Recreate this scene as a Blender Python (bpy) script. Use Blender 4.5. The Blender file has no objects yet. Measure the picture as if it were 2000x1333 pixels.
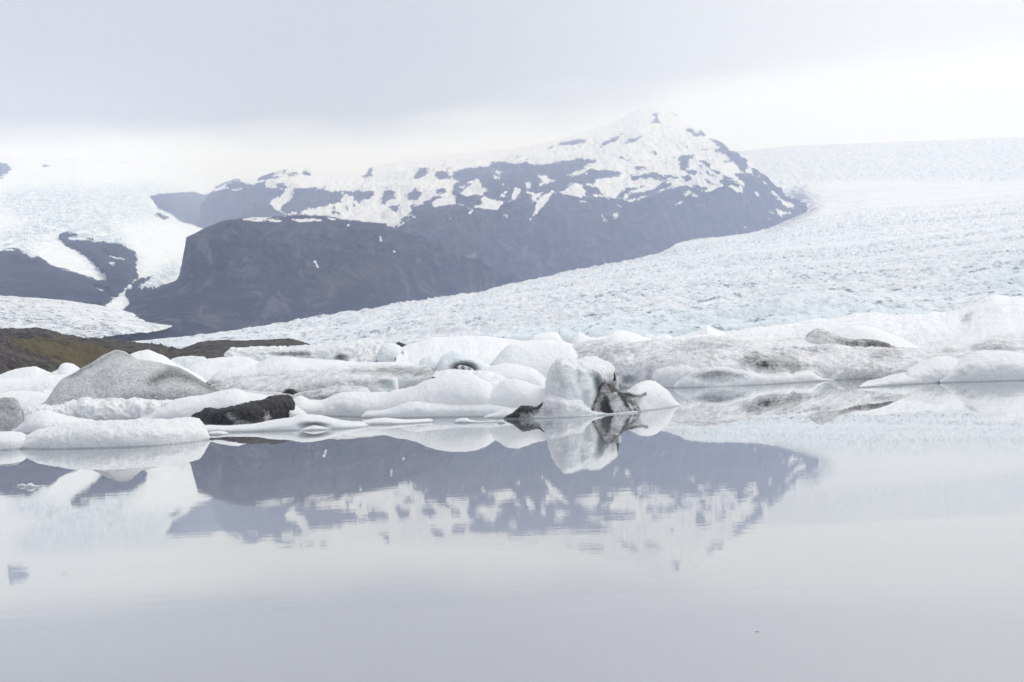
import bpy, math
import numpy as np

# ------------------------------------------------------------------ camera, world, sun, exposure
SC = bpy.context.scene
COL = SC.collection
F = 2778.0            # focal length in pixels of the 2000 px wide photograph (50 mm)
H = 4.0               # camera height above the lake, metres
ROLL = 0.0459
CR, SR = math.cos(ROLL), math.sin(ROLL)
U0, V0 = 1000.0, 681.0

cam = bpy.data.cameras.new('camera')
camo = bpy.data.objects.new('camera', cam); COL.objects.link(camo)
import mathutils
camo.matrix_world = mathutils.Matrix(((CR, SR, 0, 0), (0, 0, -1, 0), (-SR, CR, 0, H), (0, 0, 0, 1)))
cam.lens = 50.0; cam.sensor_width = 36.0; cam.sensor_fit = 'HORIZONTAL'
cam.shift_y = (V0 - 666.5) / 2000.0
cam.clip_start = 0.5; cam.clip_end = 90000
SC.camera = camo

SC.view_settings.view_transform = 'Standard'
SC.view_settings.look = 'None'
SC.view_settings.gamma = 1.0
SC.view_settings.exposure = 0.06
SC.cycles.volume_bounces = 3
SC.cycles.max_bounces = 8
SC.cycles.diffuse_bounces = 4

SUN_EL, SUN_AZ = math.radians(54), math.radians(62)
W = bpy.data.worlds.new('World'); SC.world = W; W.use_nodes = True


class NT:
    """small helper to write node trees"""
    def __init__(s, tree):
        s.t = tree; s.t.nodes.clear()
    def n(s, typ, ins=None, **kw):
        nd = s.t.nodes.new(typ)
        for k, v in kw.items(): setattr(nd, k, v)
        for k, v in (ins or {}).items():
            sock = nd.inputs[k]
            if isinstance(v, bpy.types.NodeSocket): s.t.links.new(v, sock)
            elif isinstance(v, bpy.types.Node): s.t.links.new(v.outputs[0], sock)
            else: sock.default_value = v
        return nd
    def m(s, op, a, b=0.0, c=None, clamp=False):
        ins = {0: a, 1: b}
        if c is not None: ins[2] = c
        return s.n('ShaderNodeMath', ins, operation=op, use_clamp=clamp).outputs[0]
    def mr(s, v, a, b, c=0.0, d=1.0, smooth=True):
        return s.n('ShaderNodeMapRange', {0: v, 1: a, 2: b, 3: c, 4: d},
                   interpolation_type='SMOOTHSTEP' if smooth else 'LINEAR').outputs[0]
    def mix(s, f, a, b):
        nd = s.n('ShaderNodeMix', data_type='RGBA')
        for k, v in ((0, f), (6, a), (7, b)):
            if isinstance(v, bpy.types.NodeSocket): s.t.links.new(v, nd.inputs[k])
            else: nd.inputs[k].default_value = v if k == 0 else (tuple(v) + (1,) if len(v) == 3 else v)
        return nd.outputs[2]
    def noise(s, vec, scale, detail=4, rough=0.55, dist=0.0):
        return s.n('ShaderNodeTexNoise', {'Vector': vec, 'Scale': scale, 'Detail': detail,
                                          'Roughness': rough, 'Distortion': dist}).outputs[0]
    def scalev(s, vec, sc):
        return s.n('ShaderNodeMapping', {'Vector': vec, 'Scale': sc}).outputs[0]


def build_world():
    g = NT(W.node_tree)
    tc = g.n('ShaderNodeTexCoord').outputs['Generated']
    sep = g.n('ShaderNodeSeparateXYZ', {0: tc})
    x, y, z = sep.outputs
    soft = g.noise(g.scalev(tc, (2.0, 2.0, 7.0)), 1.5, 4, 0.5)
    fine = g.noise(g.scalev(tc, (3.0, 3.0, 14.0)), 2.5, 5, 0.55)
    # lower edge of the grey cloud deck, wavy
    e = g.m('ADD', z, g.m('MULTIPLY', g.m('SUBTRACT', soft, 0.5), 0.07))
    e = g.m('ADD', e, g.m('MULTIPLY', g.m('SUBTRACT', fine, 0.5), 0.022))
    e = g.m('ADD', e, g.m('MULTIPLY', x, -0.04))
    grey = g.mr(e, 0.148, 0.180)
    side = g.mr(x, -0.12, 0.36, 1.0, 0.28)
    thick = g.m('MULTIPLY', grey, side, clamp=True)
    lift = g.mr(z, 0.21, 0.30, 1.0, 0.82)          # the deck brightens again upwards
    thick = g.m('MULTIPLY', thick, lift)
    low = g.mix(g.mr(z, 0.0, 0.14), (1.03, 1.08, 1.18), (1.16, 1.20, 1.30))
    mott = g.m('ADD', 0.94, g.m('MULTIPLY', soft, 0.10))
    deck = g.mix(0.0, (0.445, 0.455, 0.495), (0, 0, 0))
    col = g.mix(thick, low, deck)
    zen = g.mr(z, 0.30, 0.8, 1.0, 1.30)             # overcast sky is brightest overhead
    colz = g.n('ShaderNodeVectorMath', {0: col, 3: zen}, operation='SCALE').outputs[0]
    colz = g.n('ShaderNodeVectorMath', {0: colz, 3: mott}, operation='SCALE').outputs[0]
    b1 = g.n('ShaderNodeBackground', {0: colz, 1: 1.03})
    sky = g.n('ShaderNodeTexSky', sky_type='NISHITA', sun_disc=False)
    sky.sun_elevation = SUN_EL; sky.sun_rotation = SUN_AZ
    b2 = g.n('ShaderNodeBackground', {0: sky.outputs[0], 1: 0.08})
    mx = g.n('ShaderNodeMixShader', {0: 0.05, 1: b1.outputs[0], 2: b2.outputs[0]})
    g.n('ShaderNodeOutputWorld', {0: mx.outputs[0]})


build_world()
sun = bpy.data.lights.new('sun', 'SUN'); sun.energy = 1.45; sun.angle = math.radians(24)
sun.color = (1.0, 0.97, 0.93)
suno = bpy.data.objects.new('sun', sun); COL.objects.link(suno)
sd = mathutils.Vector((math.sin(SUN_AZ) * math.cos(SUN_EL), math.cos(SUN_AZ) * math.cos(SUN_EL), math.sin(SUN_EL)))
suno.rotation_euler = sd.to_track_quat('Z', 'Y').to_euler()

# ------------------------------------------------------------------ measuring helpers
def lev(u, v):
    """photo pixel -> levelled pixel (a right of centre, b above the horizon)"""
    dx = np.asarray(u, float) - U0; dy = V0 - np.asarray(v, float)
    return dx * CR + dy * SR, -dx * SR + dy * CR

def unlev(a, b):
    return U0 + a * CR - b * SR, V0 - (a * SR + b * CR)

def project(P):
    a = P[:, 0] * F / P[:, 1]; b = (P[:, 2] - H) * F / P[:, 1]
    return unlev(a, b)

# ------------------------------------------------------------------ numpy noise
_r = np.random.RandomState(7)
_perm = _r.permutation(256); _perm = np.concatenate([_perm, _perm, _perm])
_grad = _r.normal(size=(256, 3)); _grad /= np.linalg.norm(_grad, axis=1)[:, None]

def perlin(P):
    P = np.asarray(P, np.float64)
    i = np.floor(P).astype(np.int64); f = P - i; i &= 255
    w = f * f * f * (f * (f * 6 - 15) + 10)
    out = 0
    for dx in (0, 1):
        for dy in (0, 1):
            for dz in (0, 1):
                h = _perm[_perm[_perm[i[:, 0] + dx] + i[:, 1] + dy] + i[:, 2] + dz]
                g = _grad[h]
                d = g[:, 0] * (f[:, 0] - dx) + g[:, 1] * (f[:, 1] - dy) + g[:, 2] * (f[:, 2] - dz)
                ww = (w[:, 0] if dx else 1 - w[:, 0]) * (w[:, 1] if dy else 1 - w[:, 1]) * (w[:, 2] if dz else 1 - w[:, 2])
                out = out + d * ww
    return out * 1.6

def fbm(P, oct=4, gain=0.5, ridged=False):
    s = 0; a = 1.0; t = 0
    for k in range(oct):
        n = perlin(P * (2.03 ** k) + k * 17.3)
        if ridged: n = 1 - 2 * np.abs(n)
        s = s + a * n; t += a; a *= gain
    return s / t

# ------------------------------------------------------------------ painted regions
def sdpoly(x, y, poly):
    """signed distance, positive inside"""
    poly = np.asarray(poly, float); n = len(poly)
    d = np.full(x.shape, 1e18); ins = np.zeros(x.shape, bool)
    for k in range(n):
        ax, ay = poly[k]; bx, by = poly[(k + 1) % n]
        ex, ey = bx - ax, by - ay
        L = ex * ex + ey * ey + 1e-9
        t = np.clip(((x - ax) * ex + (y - ay) * ey) / L, 0, 1)
        dd = (x - ax - t * ex) ** 2 + (y - ay - t * ey) ** 2
        d = np.minimum(d, dd)
        c = ((ay > y) != (by > y))
        xi = (bx - ax) * (y - ay) / ((by - ay) if abs(by - ay) > 1e-9 else 1e-9) + ax
        ins ^= c & (x < xi)
    d = np.sqrt(d)
    return np.where(ins, d, -d)

def sd_union(x, y, polys, R=12.0):
    out = np.full(x.shape, -R)
    for p in polys:
        p = np.asarray(p, float)
        m = ((x > p[:, 0].min() - R) & (x < p[:, 0].max() + R) & (y > p[:, 1].min() - R) & (y < p[:, 1].max() + R))
        if m.any():
            out[m] = np.maximum(out[m], np.clip(sdpoly(x[m], y[m], p), -R, R))
    return out

def zp(ox, oy, s, *polys):
    return [[(ox + x / s, oy + y / s) for x, y in p] for p in polys]

# ------------------------------------------------------------------ mesh helpers
def grid_faces(nr, nc, off=0):
    r = np.arange(nr - 1)[:, None]; c = np.arange(nc - 1)[None, :]
    a = r * nc + c
    return (np.stack([a, a + 1, a + nc + 1, a + nc], -1).reshape(-1, 4) + off)

def make_mesh(name, verts, faces, mat, attrs=None, smooth=True, parent=None):
    me = bpy.data.meshes.new(name)
    me.vertices.add(len(verts)); me.vertices.foreach_set('co', np.ascontiguousarray(verts, np.float32).ravel())
    nf = len(faces)
    me.loops.add(nf * 4); me.loops.foreach_set('vertex_index', np.ascontiguousarray(faces, np.int32).ravel())
    me.polygons.add(nf)
    me.polygons.foreach_set('loop_start', np.arange(nf, dtype=np.int32) * 4)
    me.update(calc_edges=True)
    if smooth: me.polygons.foreach_set('use_smooth', np.ones(nf, bool))
    for k, v in (attrs or {}).items():
        at = me.attributes.new(k, 'FLOAT', 'POINT'); at.data.foreach_set('value', np.ascontiguousarray(v, np.float32))
    me.materials.append(mat)
    o = bpy.data.objects.new(name, me); COL.objects.link(o)
    if parent: o.parent = parent
    return o

def struct(o, kind='structure'):
    o['kind'] = kind; return o

def tag(o, label, cat, group=None):
    o['label'] = label; o['category'] = cat
    if group: o['group'] = group
    return o

def normals(G):
    du = np.gradient(G, axis=1); dv = np.gradient(G, axis=0)
    n = np.cross(du, dv); n /= (np.linalg.norm(n, axis=2, keepdims=True) + 1e-9)
    return n

def blur_rows(A, k):
    for _ in range(k):
        B = A.copy(); B[1:-1] = (A[:-2] + 2 * A[1:-1] + A[2:]) / 4; A = B
    return A

def resample(row, n):
    """polyline of (u,v,D) -> levelled a,b,1/D sampled evenly by pixel arc length"""
    row = list(row)
    if row[-1][0] >= 2095: row.append((2500, row[-1][1] - 18, row[-1][2]))     # carry on past the frame
    if row[0][0] <= -119: row.insert(0, (-520, row[0][1] + 18, row[0][2]))
    r = np.asarray(row, float)
    a, b = lev(r[:, 0], r[:, 1])
    r[:, 2] = np.where(r[:, 2] < 3400, r[:, 2], 3400 + (r[:, 2] - 3400) * 1.5 + np.maximum(r[:, 2] - 8500, 0) * 2.5)
    s = np.concatenate([[0], np.cumsum(np.hypot(np.diff(r[:, 0]), np.diff(r[:, 1])))]); s /= s[-1]
    t = np.linspace(0, 1, n)
    return np.stack([np.interp(t, s, a), np.interp(t, s, b), np.interp(t, s, 1 / r[:, 2])], 1)

def loft(rows, n, m, blur=0, cblur=0):
    """rows of (u,v,D) from front to back -> grid of world points (sum(m), n, 3)"""
    R = [resample(r, n) for r in rows]
    out = []
    for k in range(len(R) - 1):
        mk = m[k]
        for i in range(mk):
            t = i / mk
            out.append(R[k] * (1 - t) + R[k + 1] * t)
    out.append(R[-1])
    A = np.array(out)
    if blur: A = blur_rows(A, blur)
    if cblur: A = np.swapaxes(blur_rows(np.swapaxes(A, 0, 1), cblur), 0, 1)
    D = 1 / A[..., 2]
    return np.stack([D * A[..., 0] / F, D, H + D * A[..., 1] / F], -1)

# ------------------------------------------------------------------ materials
def mat(name):
    m = bpy.data.materials.new(name); m.use_nodes = True
    return m, NT(m.node_tree)

def finish(g, color, rough, bump=None, strength=0.4, dist=0.1, spec=0.3):
    b = g.n('ShaderNodeBsdfPrincipled', {'Roughness': rough, 'Specular IOR Level': spec})
    if isinstance(color, bpy.types.NodeSocket): g.t.links.new(color, b.inputs['Base Color'])
    else: b.inputs['Base Color'].default_value = tuple(color) + (1,)
    if bump is not None:
        bn = g.n('ShaderNodeBump', {'Height': bump, 'Strength': strength, 'Distance': dist})
        g.t.links.new(bn.outputs[0], b.inputs['Normal'])
    g.n('ShaderNodeOutputMaterial', {0: b.outputs[0]})

def pos(g):
    return g.n('ShaderNodeNewGeometry').outputs['Position']

def attr(g, nm):
    return g.n('ShaderNodeAttribute', attribute_name=nm).outputs['Fac']

def ice_material():
    m, g = mat('melting_ice')
    p = pos(g); d = attr(g, 'dirt'); cy = attr(g, 'cyan')
    z = g.n('ShaderNodeSeparateXYZ', {0: p}).outputs[2]
    big = g.noise(p, 0.35, 3, 0.5)
    white = g.mix(g.mr(big, 0.35, 0.65), (0.91, 0.915, 0.92), (0.87, 0.89, 0.905))
    white = g.mix(g.m('MULTIPLY', cy, 1.0, clamp=True), white, (0.68, 0.78, 0.815))
    fine = g.noise(p, 5.5, 6, 0.72)
    pp = g.scalev(p, (1.0, 0.45, 1.8))
    med = g.noise(pp, 1.1, 5, 0.6, 0.8)
    # grains of ash: coverage d, broken up by noise
    nn = g.m('ADD', g.m('MULTIPLY', g.m('SUBTRACT', fine, 0.5), 2.7), g.m('MULTIPLY', g.m('MULTIPLY', g.m('SUBTRACT', med, 0.5), 2.9), attr(g, 'streak')))
    cov = g.m('ADD', g.m('MULTIPLY', d, 1.35), g.m('MULTIPLY', nn, g.mr(d, 0.0, 0.25, 0.0, 0.55)))
    cov = g.mr(cov, 0.04, 1.30, 0.0, 1.0, False)
    ash = g.mix(g.mr(med, 0.35, 0.7), (0.009, 0.009, 0.012), (0.036, 0.035, 0.039))
    col = g.mix(cov, white, ash)
    # wet, undercut rim just above the water
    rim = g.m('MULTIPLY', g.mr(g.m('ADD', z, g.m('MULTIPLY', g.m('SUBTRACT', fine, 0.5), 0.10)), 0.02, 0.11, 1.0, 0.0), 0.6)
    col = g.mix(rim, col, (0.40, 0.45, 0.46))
    bh = g.m('ADD', g.noise(p, 7.0, 5, 0.75), g.m('MULTIPLY', g.noise(p, 1.6, 4, 0.6), 0.8))
    bh = g.m('ADD', bh, g.m('MULTIPLY', g.noise(g.scalev(p, (1.0, 1.0, 0.3)), 3.2, 5, 0.65), 0.8))
    finish(g, col, 0.55, bh, 0.8, 0.20, 0.35)
    return m

def mountain_material():
    m, g = mat('rock_and_snow')
    p = pos(g); s = attr(g, 'snow'); gr = attr(g, 'grass')
    n1 = g.noise(p, 0.010, 10, 0.76)
    n2 = g.noise(g.scalev(p, (1, 1, 3.2)), 0.004, 6, 0.6)
    fall = g.noise(g.scalev(p, (1.0, 0.3, 0.22)), 0.022, 6, 0.7, 0.8)
    mask = g.m('ADD', s, g.m('MULTIPLY', g.m('SUBTRACT', g.m('ADD', g.m('MULTIPLY', n1, 0.35), g.m('MULTIPLY', fall, 0.65)), 0.5), 3.0))
    mask = g.mr(mask, -0.05, 0.06)
    strata = g.noise(g.scalev(p, (0.25, 0.25, 2.6)), 0.018, 5, 0.65, 0.6)
    rock = g.mix(g.mr(n2, 0.3, 0.7), (0.010, 0.015, 0.036), (0.034, 0.038, 0.062))
    rock = g.mix(g.mr(strata, 0.48, 0.66, 0, 0.45), rock, (0.105, 0.100, 0.115))
    rock = g.mix(g.mr(fall, 0.51, 0.62, 0, 0.8), rock, (0.008, 0.013, 0.030))
    rock = g.mix(g.mr(fall, 0.48, 0.36, 0, 0.75), rock, (0.115, 0.112, 0.130))
    rock = g.mix(g.mr(g.m('ADD', gr, g.m('MULTIPLY', g.m('SUBTRACT', n1, 0.5), 1.6)), 0.2, 0.9, 0, 0.8), rock, (0.075, 0.070, 0.040))
    rock = g.mix(g.m('MULTIPLY', g.mr(gr, -0.4, -0.8), g.mr(fall, 0.40, 0.55), clamp=True), rock, (0.17, 0.15, 0.155))
    snow = g.mix(g.mr(n2, 0.3, 0.7), (0.96, 0.95, 0.94), (0.92, 0.92, 0.93))
    col = g.mix(mask, rock, snow)
    finish(g, col, 0.85, g.m('ADD', g.noise(p, 0.02, 9, 0.72), g.m('MULTIPLY', fall, 0.8)), 0.9, 30.0, 0.1)
    return m

def glacier_material(name, sc=1.0, dark=1.0, tint=1.0, low=(0.60, 0.68, 0.75)):
    m, g = mat(name)
    p = pos(g); d = attr(g, 'dirt'); h = attr(g, 'hollow'); cy = attr(g, 'cyan')
    warp = g.n('ShaderNodeVectorMath', {0: p, 1: g.n('ShaderNodeVectorMath', {0: g.n('ShaderNodeTexNoise', {'Vector': p, 'Scale': 0.03 * sc, 'Detail': 4}).outputs['Color'], 3: 60.0 / sc}, operation='SCALE').outputs[0]}).outputs[0]
    vor = g.n('ShaderNodeTexVoronoi', {'Vector': g.scalev(warp, (1.0, 0.35, 1.4)), 'Scale': 0.03 * sc}, feature='DISTANCE_TO_EDGE').outputs['Distance']
    n1 = g.noise(p, 0.02 * sc, 7, 0.65)
    n2 = g.noise(g.scalev(p, (1, 0.4, 2)), 0.09 * sc, 6, 0.7)
    patch = g.noise(g.scalev(p, (0.10, 1.0, 0.6)), 0.0055 * sc, 5, 0.6, 0.4)
    white = g.mix(g.mr(n1, 0.38, 0.62), (0.86, 0.87, 0.885), (0.77, 0.81, 0.85))
    white = g.mix(g.m('MULTIPLY', g.m('MULTIPLY', g.m('MULTIPLY', g.mr(n2, 0.42, 0.70), g.mr(patch, 0.42, 0.58, 0.15, 1.3)), tint), 0.8, clamp=True), white, low)
    white = g.mix(g.m('MULTIPLY', cy, 0.9, clamp=True), white, (0.68, 0.81, 0.85))
    white = g.mix(g.mr(patch, 0.50, 0.36, 0, 0.55), white, (0.80, 0.82, 0.85))
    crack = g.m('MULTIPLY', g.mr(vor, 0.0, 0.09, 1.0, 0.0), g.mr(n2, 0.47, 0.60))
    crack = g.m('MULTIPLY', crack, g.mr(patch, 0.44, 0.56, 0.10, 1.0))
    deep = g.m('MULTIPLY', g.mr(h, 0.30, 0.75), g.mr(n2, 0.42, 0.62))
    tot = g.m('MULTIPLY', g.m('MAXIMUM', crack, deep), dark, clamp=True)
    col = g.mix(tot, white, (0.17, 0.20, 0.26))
    dd = g.mr(g.m('ADD', d, g.m('MULTIPLY', g.m('SUBTRACT', g.noise(p, 0.05 * sc, 7, 0.75), 0.5), 2.2)), 0.30, 0.75)
    dd = g.m('MULTIPLY', dd, g.mr(d, 0.0, 0.12))
    col = g.mix(dd, col, (0.07, 0.07, 0.08))
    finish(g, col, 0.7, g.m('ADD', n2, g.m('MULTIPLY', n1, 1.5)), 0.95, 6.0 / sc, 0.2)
    return m

def left_ice_material():
    """crevassed ice that carries outcrops of rock"""
    m, g = mat('icefall_and_rock')
    p = pos(g); s = attr(g, 'snow'); cv = attr(g, 'crev')
    n1 = g.noise(p, 0.012, 8, 0.7)
    mask = g.mr(g.m('ADD', s, g.m('MULTIPLY', g.m('SUBTRACT', n1, 0.5), 1.1)), -0.04, 0.05)
    n2 = g.noise(g.scalev(p, (1, 0.5, 1.4)), 0.03, 7, 0.75, 0.6)
    warm = g.noise(p, 0.004, 6, 0.6)
    ice = g.mix(g.m('MULTIPLY', g.mr(n2, 0.43, 0.58), cv, clamp=True), (0.87, 0.88, 0.89), (0.46, 0.58, 0.67))
    rock = g.mix(g.mr(warm, 0.3, 0.7), (0.014, 0.018, 0.040), (0.042, 0.044, 0.068))
    rock = g.mix(g.mr(n1, 0.5, 0.7, 0, 0.5), rock, (0.085, 0.078, 0.075))
    col = g.mix(mask, rock, ice)
    finish(g, col, 0.8, g.m('ADD', n2, n1), 0.6, 10.0, 0.1)
    return m

def moraine_material():
    m, g = mat('moraine_gravel')
    p = pos(g); gr = attr(g, 'grass')
    n = g.noise(p, 0.25, 8, 0.75); n2 = g.noise(p, 0.05, 4, 0.6); sp = g.noise(p, 0.9, 5, 0.85)
    col = g.mix(g.mr(n, 0.35, 0.65), (0.050, 0.047, 0.045), (0.135, 0.126, 0.117))
    col = g.mix(g.mr(sp, 0.56, 0.64, 0, 0.8), col, (0.24, 0.23, 0.22))
    col = g.mix(g.mr(sp, 0.42, 0.34, 0, 0.8), col, (0.02, 0.02, 0.02))
    gm = g.mr(g.m('ADD', gr, g.m('MULTIPLY', g.m('SUBTRACT', n, 0.5), 3.2)), 0.35, 0.85, 0, 0.85)
    gc = g.mix(g.mr(n2, 0.35, 0.65), (0.150, 0.130, 0.065), (0.125, 0.095, 0.062))
    gc = g.mix(g.mr(sp, 0.5, 0.75, 0, 0.7), gc, (0.05, 0.045, 0.03))
    col = g.mix(gm, col, gc)
    finish(g, col, 0.95, g.m('ADD', n, g.m('MULTIPLY', sp, 0.5)), 0.9, 1.2, 0.05)
    return m

def water_material():
    m, g = mat('lake_water')
    p = pos(g)
    y = g.n('ShaderNodeSeparateXYZ', {0: p}).outputs[1]
    r1 = g.noise(g.scalev(p, (0.35, 1.6, 1.0)), 1.1, 4, 0.6)
    r2 = g.noise(g.scalev(p, (0.08, 0.5, 1.0)), 0.6, 3, 0.5)
    zone = g.noise(g.scalev(p, (0.02, 0.10, 1.0)), 0.8, 2, 0.5)
    amt = g.m('MULTIPLY', g.mr(y, 24.0, 62.0, 1.0, 0.12), g.mr(zone, 0.35, 0.65, 0.35, 1.0))
    hgt = g.m('MULTIPLY', g.m('ADD', r1, g.m('MULTIPLY', r2, 1.5)), amt)
    bn = g.n('ShaderNodeBump', {'Height': hgt, 'Strength': 1.0, 'Distance': 0.0017})
    tone = g.noise(g.scalev(p, (0.03, 0.09, 1.0)), 1.0, 3, 0.5)
    milk = g.mix(g.mr(tone, 0.3, 0.7), (0.275, 0.28, 0.30), (0.305, 0.31, 0.335))
    dif = g.n('ShaderNodeBsdfDiffuse', {0: milk})
    gl = g.n('ShaderNodeBsdfGlossy', {0: (0.97, 0.98, 0.98, 1), 'Roughness': 0.004, 'Normal': bn.outputs[0]})
    fr = g.n('ShaderNodeFresnel', {'IOR': 1.60})
    fac = g.m('MULTIPLY', fr.outputs[0], 1.18, clamp=True)
    mx = g.n('ShaderNodeMixShader', {0: fac, 1: dif.outputs[0], 2: gl.outputs[0]})
    g.n('ShaderNodeOutputMaterial', {0: mx.outputs[0]})
    return m

M_ICE = ice_material()
M_MTN = mountain_material()
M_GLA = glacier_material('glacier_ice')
M_GLU = glacier_material('high_glacier_ice', 0.45, 0.6, 0.8, (0.74, 0.79, 0.83))
M_TNG = glacier_material('dirty_glacier_ice', 1.0, 1.25, 1.3, (0.46, 0.52, 0.58))
M_LEFT = left_ice_material()
M_MOR = moraine_material()
M_WAT = water_material()

# ------------------------------------------------------------------ water and lake bed
def sheet(name, x0, x1, y0, y1, z, m, kind):
    v = np.array([(x0, y0, z), (x1, y0, z), (x1, y1, z), (x0, y1, z)], float)
    return struct(make_mesh(name, v, np.array([[0, 1, 2, 3]]), m, smooth=False), kind)

gm, gg = mat('lake_bed_silt'); finish(gg, gg.mix(gg.noise(pos(gg), 0.05, 5), (0.10, 0.095, 0.09), (0.16, 0.15, 0.14)), 0.9)
sheet('ground', -13500, 13500, -900, 21500, -6.0, gm, 'structure')
sheet('lake_water', -5000, 5000, -800, 2600, 0.0, M_WAT, 'structure')

# ------------------------------------------------------------------ the snowy mountain
MT_ZONE = [(395,366),(421,366),(445,350),(480,345),(499,345),(508,335),(559,316),(640,310),(720,290),(900,260),(1100,220),(1200,180),(1277,160),(1350,200),(1400,240),(1462,300),(1490,340),
 (1478,342),(1464,346),(1456,360),(1451,378),(1436,372),(1414,362),(1396.6,368),(1379,377),(1351,365),(1325,362.5),(1282.5,377),(1234,395),(1214,391),(1191,387),(1143,384),(1100,380),
 (1098,377),(1080,377),(1038,430),(1036,425),(1050,398),(1032,383),(1032,374),(990,398),(960,410),(918,407),(894,398),(846,404),(840,392),(801,422),(768,447.6),(750,437),
 (694,431.5),(640,424),(589,419.5),(559,421),(544,413.5),(529,400),(530.5,391),(556,379),(556,370),(520,367),(518.5,352),(500,360),(487,364),(463,373),(445,367),(421,374)]
MT_ROCK = zp(250, 280, 3.333,
 [(1090,290),(1280,290),(1320,325),(1350,310),(1400,345),(1390,380),(1310,400),(1220,425),(1170,420),(1130,450),(1110,465),(1085,440),(1040,465),(990,445),(1000,410),(1060,360),(1075,310)],
 [(1350,315),(1500,310),(1600,315),(1610,330),(1570,365),(1550,360),(1520,375),(1480,370),(1455,345),(1420,330)],
 [(1690,290),(1730,320),(1735,360),(1690,370),(1680,400),(1650,395),(1645,370),(1665,320)],
 [(1700,405),(1760,400),(1775,435),(1740,445),(1710,430)],
 [(1870,295),(1915,330),(1890,360),(1860,375),(1810,355),(1800,340),(1850,330)],
 [(1340,420),(1350,440),(1335,465),(1325,445)], [(1365,440),(1390,455),(1375,475),(1355,460)],
 [(1420,405),(1440,430),(1430,450),(1418,440)], [(1840,410),(1860,390),(1870,400),(1850,425)],
 [(1560,165),(1590,160),(1590,210),(1560,225),(1525,215),(1550,190)],
 [(1880,230),(1860,240),(1870,200),(1900,165),(1950,165),(1955,190),(1920,215)],
 [(920,180),(980,185),(940,210),(1000,220),(960,230),(900,235),(850,245),(850,215)],
 [(1010,170),(1050,180),(1010,195)], [(1040,200),(1110,190),(1105,205),(1040,220)], [(1130,185),(1190,185),(1180,205),(1130,210)],
 [(970,265),(1060,275),(1020,290),(980,285)],
 [(640,255),(720,240),(790,265),(780,285),(720,290),(700,310),(640,285),(630,270)], [(570,290),(600,265),(625,265),(600,285)],
 [(1640,130),(1700,120),(1690,130)], [(1460,375),(1475,400),(1462,410)], [(1500,380),(1520,385),(1505,395)]) + zp(750, 230, 3.332,
 [(450,360),(520,330),(600,320),(690,325),(700,290),(780,285),(850,300),(920,280),(960,305),(1030,305),(1130,290),(1270,268),(1390,275),(1380,290),(1300,320),(1290,335),(1200,370),(1180,375),(1230,380),(1340,360),(1300,335),(1420,340),(1540,360),(1500,385),(1420,395),(1380,400),(1370,430),(1310,430),(1350,450),(1420,500),(1380,500),(1310,510),(1290,430),(1220,430),(1190,455),(1150,490),(1090,480),(1040,510),(960,540),(940,480),(880,520),(820,540),(800,600),(700,600),(560,590),(480,560),(440,480),(460,430),(490,410),(440,400)],
 [(330,350),(400,350),(440,380),(430,400),(350,400),(325,375)], [(210,345),(270,325),(290,340),(250,380),(190,405),(205,375)],
 [(345,465),(400,455),(410,485),(350,490)], [(190,590),(250,560),(330,510),(360,500),(370,520),(330,540),(300,560),(320,580),(280,600),(200,620),(120,660)],
 [(840,250),(880,250),(870,258)], [(920,275),(960,250),(970,255)],
 [(1140,165),(1270,140),(1320,150),(1300,165),(1180,180),(1130,180)], [(1065,210),(1090,185),(1110,190)], [(1540,255),(1610,280),(1580,285)],
 [(405,325),(440,325),(410,340)]) + zp(1100, 180, 3.507,
 [(310,330),(400,290),(390,310),(340,345),(260,375),(275,355)], [(410,360),(450,325),(530,305),(545,315),(480,340)],
 [(600,215),(635,175),(615,150),(650,140),(650,185),(670,210)], [(760,125),(800,165),(825,205),(790,170),(750,140)],
 [(850,245),(880,250),(910,285),(940,265),(985,270),(985,300),(900,300),(850,265)],
 [(1000,310),(1060,330),(1110,350),(1130,400),(1200,415),(1250,460),(1270,510),(1300,530),(1260,520),(1250,555),(1200,510),(1160,480),(1110,475),(1140,460),(1110,430),(1050,410),(1040,385),(1080,390),(1030,345)],
 [(1300,520),(1360,560),(1440,620),(1400,650),(1340,600),(1290,560)],
 [(825,365),(860,365),(850,380)], [(950,395),(985,395),(965,402)], [(600,415),(640,415),(640,425)],
 [(820,430),(890,430),(900,460),(860,450),(855,510),(820,540),(790,520),(800,480),(780,470)],
 [(840,540),(900,530),(940,560),(900,570)], [(940,475),(1000,480),(1025,510),(1000,520),(960,500)],
 [(700,470),(760,455),(700,490)], [(480,515),(540,510),(570,525),(520,535)], [(390,440),(420,450),(465,470),(430,470)],
 [(150,535),(290,545),(400,555),(390,575),(220,590),(180,620),(140,600),(160,560)],
 [(450,570),(600,560),(760,570),(790,590),(700,595),(560,590),(480,605)], [(800,570),(870,570),(890,600),(840,610)],
 [(380,700),(430,660),(560,645),(500,665),(400,720),(370,715)],
 [(430,730),(470,700),(600,670),(680,625),(740,615),(760,640),(700,660),(600,700),(480,740)],
 [(150,640),(220,650),(290,700),(200,700),(140,710),(155,670)],
 [(880,630),(1000,660),(950,680),(880,650)], [(1060,620),(1100,590),(1160,600),(1230,650),(1200,650),(1110,640)],
 [(930,500),(1010,560),(1060,590),(1000,570)], [(1000,520),(1120,580),(1200,620),(1110,590)], [(960,590),(1060,640),(1000,620)],
 [(1170,560),(1290,560),(1350,610),(1400,650),(1480,760),(1290,680)])
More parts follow.
